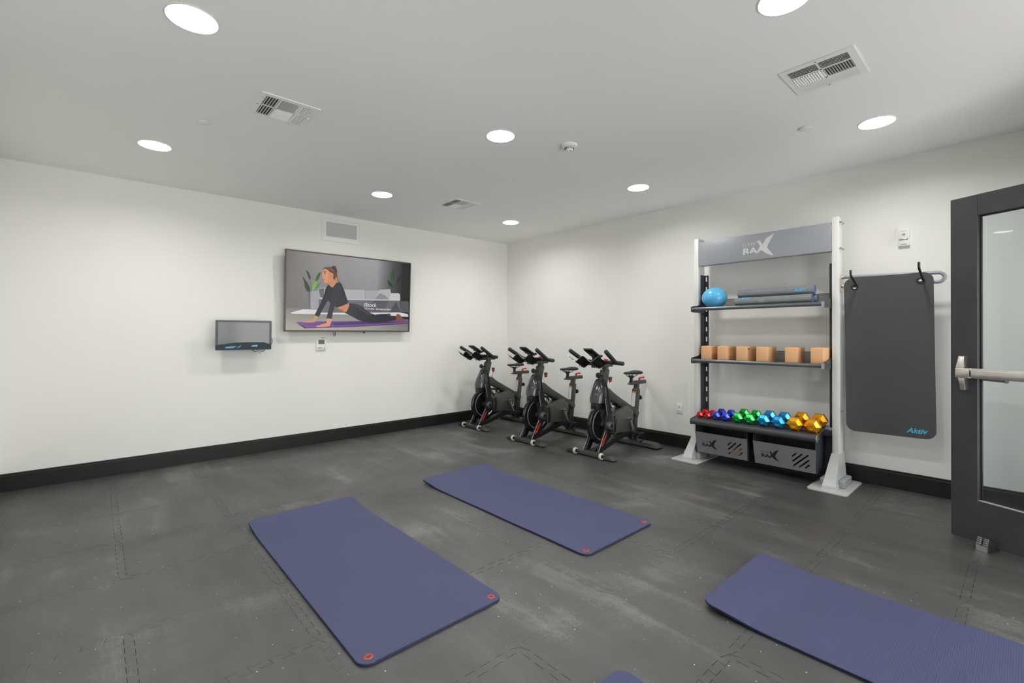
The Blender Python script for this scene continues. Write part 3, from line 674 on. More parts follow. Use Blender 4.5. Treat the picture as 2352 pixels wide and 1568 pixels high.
MB().box((-0.022, -0.036, -0.002), (0, 0.036, 0.068), 0.004).build('upper_housing', M_WHITE, t)
MB().box((-0.03, -0.036, -0.070), (0, 0.036, -0.004), 0.004).build('lower_housing', M_WHITE, t)
link('lettering', place_mesh(text_mesh('FIRE', 0.010, 0.036), rwm(0.018, 0.046, 0.0225)), M_CORK, t)
for k in range(4): MB().box((-0.0228, -0.008 + k * 0.0046, 0.014), (-0.0215, -0.0055 + k * 0.0046, 0.03)).build('sounder_slot', M_LOGOB, t, None)
MB().box((-0.0335, -0.030, -0.024), (-0.029, 0.030, -0.010), 0.002).build('strobe_lens', M_CHROME, t)
MB().box((-0.0315, -0.018, -0.060), (-0.0295, 0.018, -0.056)).build('label_bar', M_GREYTXT, t, None)

# ================================================================== the glazed door, standing open
DD = Vector((-0.4142, -0.9103, 0)).normalized()
door = empty('door_1', (4.049, 0.32, 0)); tag(struct(door), 'black framed glazed door with steel push bar, standing open at the right edge')
door.rotation_euler.z = math.atan2(DD.y, DD.x)    # local +x runs from the latch edge to the hinges, local -y faces the room
DWd, DT = 1.25, 0.045
STW = 0.135
MB().box((0, -DT / 2, 0.014), (STW, DT / 2, 2.124), 0.0015, 1).build('latch_stile', M_DOOR, door)
MB().box((DWd - STW, -DT / 2, 0.014), (DWd, DT / 2, 2.124), 0.0015, 1).build('hinge_stile', M_DOOR, door)
MB().box((STW + 0.0006, -DT / 2, 1.997), (DWd - STW, DT / 2, 2.124), 0.0015, 1).build('top_rail', M_DOOR, door)
MB().box((STW + 0.0006, -DT / 2, 0.014), (DWd - STW, DT / 2, 0.268), 0.0015, 1).build('bottom_rail', M_DOOR, door)
MB().box((STW, -DT / 2 + 0.001, 0.268), (DWd - STW, 0.0, 0.2705)).build('sill_sheen', M_LEDGE, door, None)  # pale strip painting the light caught on top of the rail
MB().box((STW, 0.004, 0.268), (STW + 0.006, 0.018, 1.997)).box((STW, 0.004, 1.990), (DWd - STW, 0.018, 1.997)).build('glazing_bead', M_BLACK, door, None)
MB().box((STW, 0.006, 0.268), (DWd - STW, 0.012, 1.997)).build('glass_pane', M_GLASS, door, None)
ex = empty('exit_device'); ex.parent = door; ex.location = (0, -DT / 2, 0)
MB().prism([(0.058, 1.010), (0.126, 1.010), (0.126, 1.070), (0.058, 1.070)], 'y', 0, -0.066, 0.003).build('latch_case', M_STEEL, ex)
def taper(name, x0, x1, x2, x3, z0, z1, y0, y1, m):
    b = MB(); V = [b.b.verts.new(p) for p in ((x0, 0, z0), (x1, 0, z0), (x1, y0, z0), (x0, y0, z0), (x2, 0, z1), (x3, 0, z1), (x3, y1, z1), (x2, y1, z1))]
    for f in ((0, 1, 2, 3), (7, 6, 5, 4), (0, 4, 5, 1), (1, 5, 6, 2), (2, 6, 7, 3), (3, 7, 4, 0)): b.b.faces.new([V[i] for i in f])
    bmesh.ops.recalc_face_normals(b.b, faces=b.b.faces[:])
    bmesh.ops.bevel(b.b, geom=b.b.edges[:], offset=0.003, segments=2, affect='EDGES', profile=0.5)
    return b.build(name, m, ex)
taper('case_top', 0.058, 0.096, 0.066, 0.094, 1.070, 1.142, -0.062, -0.048, M_STEEL)
taper('case_bottom', 0.064, 0.094, 0.070, 0.096, 1.010, 0.934, -0.052, -0.040, M_STEEL)
MB().box((0.128, -0.034, 1.009), (1.16, 0.0, 1.069), 0.002).build('mechanism_rail', M_STEEL, ex)
MB().box((0.134, -0.062, 1.014), (0.98, -0.034, 1.063), 0.004).build('push_pad', M_STEEL, ex)
MB().box((0.08, DT + 0.0, 0.972), (0.13, DT + 0.012, 1.10)).tube([(0.105, DT + 0.01, 1.0), (0.105, DT + 0.05, 1.0), (0.12, DT + 0.058, 1.0), (0.21, DT + 0.058, 0.996), (0.225, DT + 0.05, 0.992)], 0.011, 8).build('outside_lever', M_GRAPH, ex)

# door wedge
w = empty('door_stop', (3.868, 0.186, 0)); w.rotation_euler.z = math.atan2(-0.42, 0.9)
tag(w, 'silver fronted black rubber door stop wedged under the glazed door', 'door stop')
MB().prism([(0.006, 0.0), (0.115, 0.0), (0.115, 0.006), (0.022, 0.078), (0.016, 0.078)], 'y', -0.026, 0.026, 0.001).build('rubber_wedge', M_RUBSIDE, w)
MB().prism([(0.0, 0.001), (0.0055, 0.001), (0.0065, 0.036), (0.0, 0.036)], 'y', -0.027, 0.027).build('kick_plate', M_STEEL, w, None)
for k in range(4):
    z0 = 0.038 + 0.0105 * k; x0 = 0.001 + 0.0042 * k
    for y0, y1 in ((-0.027, -0.0035), (0.0035, 0.027)):
        MB().box((x0, y0, z0), (x0 + 0.0068, y1, z0 + 0.0085), 0.001, 1).build('ridge', M_CHROME, w, None)

# ================================================================== yoga mats on the floor
def mat_mesh(Wd, L, lift):
    th, r, e = 0.012, 0.055, 0.0022; st = []
    for k in range(8): a = PI / 2 * k / 7; st.append((r - r * math.cos(a), Wd / 2 - r + r * math.sin(a)))
    y = r
    while y < L - r - 0.02:
        y += 0.035; st.append((min(y, L - r), Wd / 2))
    for k in range(8): a = PI / 2 * k / 7; st.append((L - r + r * math.sin(a), Wd / 2 - r + r * math.cos(a)))
    b = bmesh.new(); rows = []
    for yy, hwid in st:
        q = max(0.0, (yy - (L - 0.30)) / 0.30); z = lift * q * q * (3 - 2 * q) + 0.0012 * math.sin(yy * 5.0) ** 2
        yi = min(max(yy, e), L - e); xi = max(hwid - e, 0.001); z0 = max(z, 0.0)
        rows.append([b.verts.new(p) for p in ((-hwid, yy, z0), (-hwid, yy, z + th - e), (-xi, yi, z + th), (0, yi, z + th + 0.0001), (xi, yi, z + th), (hwid, yy, z + th - e), (hwid, yy, z0))])
    for A, B in zip(rows, rows[1:]):
        for i in range(6):
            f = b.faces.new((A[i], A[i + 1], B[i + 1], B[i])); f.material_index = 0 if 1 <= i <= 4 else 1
        f = b.faces.new((A[6], A[0], B[0], B[6])); f.material_index = 1
    for Rw in (rows[0], rows[-1]):
        f = b.faces.new((Rw[1], Rw[2], Rw[3], Rw[4], Rw[5])); f.material_index = 1
        f = b.faces.new((Rw[0], Rw[1], Rw[5], Rw[6])); f.material_index = 1
    bmesh.ops.recalc_face_normals(b, faces=b.faces[:]); me = bpy.data.meshes.new('yoga_mat'); b.to_mesh(me); b.free(); return me
def yoga_mat(x0, x1, y0, y1, label, lift=0.024):
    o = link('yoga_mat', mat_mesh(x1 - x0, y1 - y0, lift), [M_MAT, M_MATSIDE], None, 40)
    o.location = ((x0 + x1) / 2, y0, 0.0005); tag(o, label, 'yoga mat', 'purple yoga mats on the floor')
    for sx in (-1, 1):
        e = MB().lathe([(0.0085, -0.004), (0.0085, 0.0008), (0.0105, 0.0024), (0.0155, 0.0026), (0.0190, 0.0010), (0.0190, -0.001), (0.0085, -0.004)], (0, 0, 0), n=28).build('eyelet', M_EYE, o)
        e.location = (sx * ((x1 - x0) / 2 - 0.047), 0.042, 0.0122)
    return o
yoga_mat(0.748, 1.466, 1.695, 3.50, 'purple yoga mat in front of the TV wall, the one farthest left')
yoga_mat(2.088, 2.800, 1.692, 3.513, 'purple yoga mat in the middle of the floor, in front of the exercise bikes')
yoga_mat(2.103, 2.815, -0.78, 1.024, 'purple yoga mat running out of the picture near the open door')
yoga_mat(0.745, 1.462, -0.78, 1.024, 'purple yoga mat of which only one corner shows at the bottom edge')

# ================================================================== storage rack
YA, YB = 1.0925, 2.3145               # upright centre lines
rack = tag(empty('storage_rack', (4.70, (YA + YB) / 2, 0)), 'tall silver storage rack with grey header, two mesh shelves and a dumbbell tray', 'storage rack')
RO = Vector((4.70, (YA + YB) / 2, 0))
def rk(o): o.matrix_parent_inverse = Matrix.Translation(-RO); return o
def rbuild(b, name, m, smooth=35, parent=None): o = b.build(name, m, parent or rack, smooth); return rk(o) if parent is None else o
for yc in (YA, YB):
    rbuild(MB().box((4.66, yc - 0.025, 0.06), (4.795, yc + 0.025, 2.272), 0.004), 'upright', M_UPR)
    rbuild(MB().prism(rrect(4.374, yc - 0.141, 4.888, yc + 0.141, 0.035, 4), 'z', 0.0, 0.009), 'base_plate', M_FOOT)
    b = MB(); secs = [(0.009, 4.452, 4.815, 0.050), (0.034, 4.456, 4.812, 0.050), (0.042, 4.463, 4.808, 0.046), (0.262, 4.652, 4.801, 0.0295), (0.266, 4.655, 4.799, 0.027)]
    V = [[b.b.verts.new(p) for p in ((x0, yc - h, z), (x1, yc - h, z), (x1, yc + h, z), (x0, yc + h, z))] for z, x0, x1, h in secs]
    for A, B in zip(V, V[1:]):
        for i in range(4): b.b.faces.new((A[i], A[(i + 1) % 4], B[(i + 1) % 4], B[i]))
    b.b.faces.new(V[0][::-1]); b.b.faces.new(V[-1])
    rbuild(b, 'foot_shroud', M_FOOT, 20)
    for sy in (-1, 1):
        y0, y1 = sorted((yc + sy * 0.044, yc + sy * 0.086))
        rbuild(MB().box((4.55, y0, 0.009), (4.79, y1, 0.072), 0.008, 3), 'side_block', M_BLUEGREY)
for z in (2.225, 2.005):
    for x in (4.685, 4.760): rbuild(MB().cyl((x, YA - 0.025, z), (x, YA - 0.034, z), 0.011, n=6).cyl((x, YA - 0.034, z), (x, YA - 0.042, z), 0.006, n=10), 'bolt', M_CHROME)
rbuild(MB().cyl((4.735, YA - 0.025, 0.62), (4.735, YA - 0.034, 0.62), 0.009, n=6), 'bolt', M_CHROME)
YI0, YI1 = YA + 0.027, YB - 0.027     # clear width between the uprights
rbuild(MB().box((4.655, YI0 + 0.001, 1.983), (4.672, YI1 - 0.001, 2.231), 0.005, 3).box((4.668, YI0 + 0.001, 2.222), (4.74, YI1 - 0.001, 2.228)).box((4.668, YI0 + 0.001, 1.986), (4.74, YI1 - 0.001, 1.992)), 'header_panel', M_BLUEGREY)
hdr = rack.children[-1]
# the GYM / RA / X mark, drawn on a grid of width 0.28 (x to the viewer's right)
XPOLY = [(0.126, 0.156), (0.154, 0.165), (0.178, 0.122), (0.210, 0.174), (0.280, 0.211), (0.226, 0.112), (0.218, 0.086), (0.277, 0.001), (0.212, 0.032), (0.166, 0.071), (0.146, 0.049), (0.122, 0.051), (0.158, 0.110)]
def mark(k):
    b = bmesh.new()
    for me, dx, dz in ((text_mesh('GYM', 0.034, 0.108, bold=-0.012, spacing=1.05), 0.0, 0.118), (text_mesh('RA', 0.060, 0.136, bold=0.035, spacing=0.9), 0.002, 0.044), (flat_mesh([XPOLY]), 0, 0)):
        me.transform(Matrix.Translation((dx, dz, 0))); b.from_mesh(me)
    me = bpy.data.meshes.new('mark'); b.to_mesh(me); b.free(); me.transform(Matrix.Scale(k, 4)); return me
o = link('lettering', place_mesh(mark(1.0), frame_mtx((4.6545, 1.844, 2.0), RY, RZ)), M_LOGO, hdr); o['label'] = 'pale grey GYM RAX mark'
# slotted standards
sl = lambda z: [(-0.009, z), (0.005, z), (0.005, z + 0.047), (-0.009, z + 0.047)]
for yc, s in ((2.264, 1), (1.143, -1)):
    outl = [rrect(-0.022, 0.46, 0.022, 1.897, 0.006, 3)] + [sl(1.834 - 0.105 * k) for k in range(13)]
    me = place_mesh(flat_mesh(outl, 0.004), frame_mtx((4.788, yc, 0), (0, -s, 0), RZ))
    b = MB(); b.mesh(me); b.box((4.70, yc + s * 0.0195, 0.46), (4.79, yc + s * 0.0225, 1.897)); rbuild(b, 'slotted_standard', M_DARKST, None)
# perforated shelves
def shelf(z, yl, yr):
    s = empty('shelf'); s.parent = rack; rk(s)
    MB().box((4.492, yr, z - 0.002), (4.786, yl, z)).build('tray', M_PERFH, s, None)
    MB().box((4.784, yr + 0.003, z), (4.786, yl - 0.003, z + 0.098)).build('upstand', M_PERFV, s, None)
    MB().box((4.781, yr + 0.003, z + 0.096), (4.788, yl - 0.003, z + 0.100)).build('upstand_edge', M_DARKST, s, None)
    MB().tube([(4.489 - 0.0, yr + 0.022, z - 0.006), (4.489, yl, z - 0.006)], 0.018, 16).build('front_roll', M_ROLLPERF, s)
    for y in (yr, yl - 0.004):
        q = [(4.468, z - 0.032), (4.466, z + 0.006), (4.476, z + 0.020), (4.50, z + 0.026), (4.60, z + 0.034), (4.70, z + 0.06), (4.787, z + 0.10), (4.787, z - 0.06), (4.72, z - 0.040), (4.50, z - 0.036)]
        br = MB().prism(q, 'y', y - 0.0, y + 0.004).build('bracket', M_DARKST, s, None)
        if y == yr: MB().box((4.466, y, z - 0.032), (4.4685, y + 0.022, z + 0.014)).build('bracket_flange', M_BLUEGREY, br, None)
    return s
def mat_rollperf():
    m = mat('perforated_roll', rgb(112, 116, 120), 0.3, metal=0.45); nt = m.node_tree; b = nt.nodes['Principled BSDF']; L = nt.links.new
    tc = nd(nt, 'ShaderNodeTexCoord'); sx = nd(nt, 'ShaderNodeSeparateXYZ'); L(tc.outputs['Object'], sx.inputs[0])
    u = mathn(nt, 'MULTIPLY', sx.outputs[1], 2 * PI / 0.0095); v = mathn(nt, 'MULTIPLY', sx.outputs[2], 2 * PI / 0.0095)
    h = mathn(nt, 'MULTIPLY', mathn(nt, 'SINE', u), mathn(nt, 'SINE', v)); k = mathn(nt, 'ADD', mathn(nt, 'MULTIPLY', mathn(nt, 'GREATER_THAN', h, 0.15), -0.75), 1.0)
    sc = nd(nt, 'ShaderNodeVectorMath', operation='SCALE'); sc.inputs[0].default_value = rgb(122, 126, 130)[:3]; L(k, sc.inputs['Scale']); L(sc.outputs[0], b.inputs['Base Color'])
    return m
M_ROLLPERF = mat_rollperf()
Z1, Z2 = 1.537, 1.021
shelf(Z1, YI1 - 0.012, YI0 + 0.004); shelf(Z2, YI1 - 0.012, YI0 + 0.004)
# dumbbell tray
SURF = lambda x: 0.440 + 0.13 * (x - 4.50)
tr = rbuild(MB().prism([(4.446, 0.380), (4.436, 0.386), (4.430, 0.400), (4.431, 0.418), (4.442, 0.4325), (4.78, SURF(4.78)), (4.78, SURF(4.78) - 0.01), (4.47, 0.420), (4.462, 0.384)], 'y', 1.176, 2.262), 'dumbbell_tray', M_TRAY, 40)
for y in (1.170, 2.262):
    MB().prism([(4.445, 0.376), (4.432, 0.382), (4.426, 0.400), (4.428, 0.422), (4.440, 0.4365), (4.785, SURF(4.785) + 0.004), (4.785, 0.44), (4.60, 0.415), (4.50, 0.392), (4.465, 0.378)], 'y', y, y + 0.006).build('end_plate', M_CHROME if y < 2 else M_DARKST, tr, None)
for x in (4.55, 4.62, 4.69, 4.75):
    MB().prism([(x - 0.006, SURF(x - 0.006)), (x, SURF(x) + 0.0025), (x + 0.006, SURF(x + 0.006))], 'y', 1.18, 2.258).build('tread_rib', M_RUB, tr, None)
rbuild(MB().box((4.70, YI0, 0.40), (4.78, YI1, 0.44)).box((4.775, YI0, 0.10), (4.785, YI1, 0.40)), 'tray_beam', M_DARKST, None)
# hanger for the mat on the outer side of the rack
hg = empty('mat_hanger'); hg.parent = rack; rk(hg)
MB().box((4.695, YA - 0.033, 1.640), (4.785, YA - 0.025, 1.785), 0.003).build('mount_plate', M_STEEL, hg)
loopp = [(4.742, YA - 0.03, 1.762), (4.742, 0.455, 1.742)] + [(4.742, 0.455 - 0.036 * math.sin(a), 1.707 + 0.035 * math.cos(a)) for a in [PI * k / 8 for k in range(1, 8)]] + [(4.742, 0.455, 1.672), (4.742, YA - 0.03, 1.684)]
MB().tube(loopp, 0.0135, 12).build('hairpin_bar', M_BLUEGREY, hg)
MB().cyl((4.742, YA - 0.033, 1.762), (4.742, YA - 0.047, 1.762), 0.017).cyl((4.742, YA - 0.033, 1.684), (4.742, YA - 0.047, 1.684), 0.017).build('collar', M_STEEL, hg)
for y, z in ((0.949, 1.672), (0.536, 1.688)):
    MB().tube([(4.742, y, z - 0.004), (4.69, y, z + 0.004), (4.60, y, z + 0.036), (4.51, y, z + 0.068), (4.492, y, z + 0.080), (4.488, y, z + 0.118)], [0.008] * 6, 10).build('hook', M_BLACK, hg)
# hanging exercise mat
hm = empty('hanging_exercise_mat', (4.70, 0.743, 0.475)); hm.rotation_euler.x = -0.0125
tag(hm, 'charcoal textured exercise mat hanging from two hooks beside the storage rack', 'exercise mat')
HW, HH = 0.281, 1.272
def circ(cx, cy, r, n=20): return [(cx + r * math.cos(2 * PI * k / n), cy + r * math.sin(2 * PI * k / n)) for k in range(n)]
holes = [(-0.207, HH - 0.078), (0.207, HH - 0.066)]
link('foam_sheet', place_mesh(flat_mesh([rrect(-HW, 0, HW, HH, 0.062, 8)] + [circ(x, z, 0.017) for x, z in holes], 0.013), frame_mtx((0, 0, 0), RY, RZ)), M_HANG, hm)
for x, z in holes:
    MB().lathe([(0.0135, -0.009), (0.014, 0.009), (0.018, 0.0105), (0.024, 0.0095), (0.0255, 0.0065), (0.0255, -0.0065), (0.024, -0.0095), (0.018, -0.0105), (0.0135, -0.009)], (0, -x, z), 'x', 24).build('grommet', M_BLACKG, hm)
link('lettering', place_mesh(text_mesh('Aktiv', 0.040, 0.128, shear=0.32, bold=0.03), frame_mtx((-0.0069, -0.107, 0.036), RY, RZ)), M_CYAN, hm)

# storage bins
def bin_(yl, yr, label):
    t = tag(empty('storage_bin', (4.50, (yl + yr) / 2, 0.095)), label, 'storage bin', 'grey steel storage bins')
    h = (yl - yr) / 2; hb = h - 0.010; z0, z1 = 0.0, 0.205; dx = 0.03
    L = math.hypot(dx, z1); uy = Vector((-dx, 0, z1)) / L
    sl5 = [((0.071, 0.123), (0.100, 0.153)), ((0.073, 0.081), (0.145, 0.153)), ((0.076, 0.038), (0.192, 0.153)), ((0.123, 0.038), (0.194, 0.107)), ((0.168, 0.038), (0.198, 0.068))]
    outl = [[(-hb, 0), (hb, 0), (h, L), (-h, L)]] + [slot(p, q, 0.0062) for p, q in sl5]
    fr = link('front_panel', place_mesh(flat_mesh(outl, 0.0025), frame_mtx((dx, 0, z0), RY, uy)), M_BIN, t)
    o = link('lettering', place_mesh(mark(0.535), frame_mtx((dx, 0, z0), RY, uy) @ Matrix.Translation((-0.185, 0.045, 0.0015))), M_LOGOB, fr); o['label'] = 'black GYM RAX mark'
    MB().box((-0.004, -h, z1 - 0.002), (0.004, h, z1 + 0.001)).build('rim', M_BIN, t, None)
    ssl = [slot((0.085 + 0.02 * i, 0.03 + 0.012 * (i % 2)), (0.125 + 0.02 * i, 0.12 + 0.012 * (i % 2)), 0.005) for i in range(5)]
    for s in (-1, 1):
        side = [[(dx, 0.0), (0.27, 0.0), (0.27, 0.302), (0.004, 0.292), (0.0, z1)]] + ssl
        link('side_panel', place_mesh(flat_mesh(side, 0.0025), frame_mtx((0, s * (h - 0.004), 0), (1, 0, 0), (0, 0, 1))), M_DARKST, t)  # sides darkened to paint in the shade beneath the tray
    MB().box((dx, -hb, 0.0), (0.27, hb, 0.003)).build('bottom_panel', M_BIN, t, None)
    MB().box((0.267, -h + 0.005, 0.003), (0.27, h - 0.005, 0.30)).build('back_panel', M_DARKST, t, None)  # dark coat paints the shaded inside of the bin
    return t
bin_(2.250, 1.747, 'grey steel bin with slanted slots, hanging under the red and blue dumbbells')
bin_(1.697, 1.194, 'grey steel bin with slanted slots, hanging under the yellow dumbbells')

# ------------------------------------------------------------------ things on the shelves
def block_proto(name='yoga_block'):
    o = MB().box((0, -0.05, 0), (0.23, 0.05, 0.142), 0.009, 3).build(name, M_CORK, None); return o
BL = block_proto()
binfo = [(2.146, 0.0, 'tan foam yoga block at the rack\'s far end, first in the row of six'), (1.984, 0.0, 'tan yoga block second in the row, counting from the bikes\' side'), (1.805, 0.0, 'tan yoga block with a small dark stamp on its side'), (1.6255, 0.0, 'tan yoga block fourth in the row, just before the wide gap'), (1.386, 0.035, 'tan yoga block standing alone between two gaps in the row'), (1.190, 0.0, 'tan yoga block nearest the hanging mat, last in the row')]
for i, (y, rz, l) in enumerate(binfo):
    o = BL if i == 0 else BL.copy()
    if i: COL.objects.link(o)
    o.location = (4.517, y, Z2); o.rotation_euler.z = rz; tag(o, l, 'yoga block', 'yoga blocks on the middle shelf')
    if i == 2:
        s = MB().box((0.028, -0.0506, 0.112), (0.062, -0.0498, 0.126)).build('stamp', M_CORKD, o, None)
for i, (x, y, z, rz, l) in enumerate(((4.56, 1.88, 0.0985, 0.12, 'tan block lying inside the left storage bin, seen through its slots'),)):
    o = BL.copy(); COL.objects.link(o); o.location = (x, y, z + 0.0); o.scale = (0.75, 1, 0.5); o.rotation_euler.z = rz; tag(o, l, 'yoga block')
o = MB().ball((0, 0, 0), 0.1185, 40, (1, 1, 0.89)).lathe([(0.0, -0.1066), (0.004, -0.1066)], (0, 0, 0), n=8).build('exercise_ball', M_BALL, None, 80)
o.location = (4.612, 2.10, Z1 + 0.1055); tag(o, 'light blue soft exercise ball on the top shelf', 'ball')
def rolled_mat(x, z, y0, y1, label, r=0.045, text=None, ang=0.0, turns=3.6):
    t = tag(empty('rolled_mat', (x, y0, z)), label, 'rolled mat', 'rolled grey mats on the top shelf')
    b = bmesh.new(); N = 110; th = 0.0052; ri = 0.010; rows = []
    for k in range(N + 1):
        u = k / N; a = -2 * PI * turns * (1 - u) + math.radians(200); rr = ri + (r - ri) * u; q = Vector((math.cos(a), 0, math.sin(a)))
        A, B = q * rr, q * (rr - th); rows.append([b.verts.new(A), b.verts.new(B), b.verts.new(B + Vector((0, y1 - y0, 0))), b.verts.new(A + Vector((0, y1 - y0, 0)))])
    for A, B in zip(rows, rows[1:]):
        for i in range(4):
            f = b.faces.new((A[i], A[(i + 1) % 4], B[(i + 1) % 4], B[i])); f.material_index = 0 if i == 3 else 1
    b.faces.new(rows[0]); b.faces.new(rows[-1][::-1]); bmesh.ops.recalc_face_normals(b, faces=b.faces[:])
    me = bpy.data.meshes.new('foam_roll'); b.to_mesh(me); b.free(); link('foam_roll', me, [M_ROLL, M_ROLLB], t, 50)
    def wrap(body, m, ypos, h, wd, a0, **kw):
        me = text_mesh(body, h, wd, **kw)
        for v in me.vertices:
            a = math.radians(a0) - v.co.y / r; rr = r + 0.0006
            v.co = Vector((math.cos(a) * rr, ypos - v.co.x, math.sin(a) * rr))
        link('lettering', me, m, t)
    if text: wrap('Aktiv', M_CYAN, text[0], 0.034, 0.098, text[1], shear=0.32, bold=0.03)
    if ang:
        wrap('aktiv', M_LOGO, 0.415, 0.008, 0.05, 176); wrap('solutions', M_LOGO, 0.415, 0.008, 0.05, 195)
    return t
rz = Z1 + 0.0455
rolled_mat(4.563, rz, 1.235, 1.872, 'grey rolled mat lying in front on the top shelf, under another roll', text=(0.59, 150), ang=1)
rolled_mat(4.657, rz, 1.220, 1.860, 'grey rolled mat at the back of the top shelf, half hidden by the others')
rolled_mat(4.609, rz + 0.0785, 1.228, 1.862, 'grey rolled mat with blue lettering, resting on top of two rolls', text=(0.152, 195))

def dumbbell(x, y, r, sep, m, label, group):
    t = tag(empty('dumbbell', (x, y, SURF(x) + r * 0.8660 * 1.008)), label, 'dumbbell', group); t.rotation_euler.y = -math.atan(0.13)
    h = max(0.022, r * 0.62)
    for cx, s in ((0, 1), (sep, -1)):
        hd = MB().lathe([(0.0, -h), (0.36 * r, -h), (0.56 * r, -h * 0.97), (0.97 * r, -h * 0.36), (r, -h * 0.20), (r, h * 0.30), (0.97 * r, h * 0.42), (0.5 * r, h), (0.0, h)], (0, 0, 0), 'x', 6).build('head', m, t, 12)
        if s < 0: hd.rotation_euler.z = PI
        hd.location.x = cx
        MB().lathe([(0.0, -h - 0.0008), (0.27 * r, -h - 0.0008), (0.31 * r, -h - 0.0022), (0.35 * r, -h - 0.0008), (0.36 * r, -h + 0.001)], (0, 0, 0), 'x', 20).build('end_medallion', m, hd)
    MB().cyl((h * 0.8, 0, 0), (sep - h * 0.8, 0, 0), max(0.011, r * 0.30), n=14).build('handle', m, t)
    return t
MF = dict(red=mat_foil('red_foil', rgb(222, 24, 30)), indigo=mat_foil('indigo_foil', rgb(50, 66, 196)), green=mat_foil('green_foil', rgb(24, 172, 66)), cyan=mat_foil('azure_foil', rgb(30, 146, 206)), gold=mat_foil('gold_foil', rgb(244, 166, 14)))
for y, r, sep, c, l in (
    (2.206, 0.0335, 0.118, 'red', 'small red dumbbell at the very end of the tray'), (2.126, 0.0335, 0.118, 'red', 'small red dumbbell next to the indigo pair'),
    (2.043, 0.0450, 0.128, 'indigo', 'indigo blue dumbbell next to the red pair'), (1.950, 0.0455, 0.130, 'indigo', 'indigo blue dumbbell next to the green pair'),
    (1.838, 0.0535, 0.160, 'green', 'shiny green dumbbell next to the indigo pair'), (1.729, 0.0540, 0.160, 'green', 'shiny green dumbbell next to the light blue pair'),
    (1.609, 0.0600, 0.160, 'cyan', 'light blue dumbbell next to the green pair'), (1.486, 0.0605, 0.162, 'cyan', 'light blue dumbbell next to the yellow pair'),
    (1.356, 0.0655, 0.196, 'gold', 'golden yellow dumbbell next to the light blue pair'), (1.222, 0.0660, 0.196, 'gold', 'golden yellow dumbbell at the end nearest the hanging mat')):
    dumbbell(4.515, y, r, sep, MF[c], l, 'coloured dumbbells on the tray')

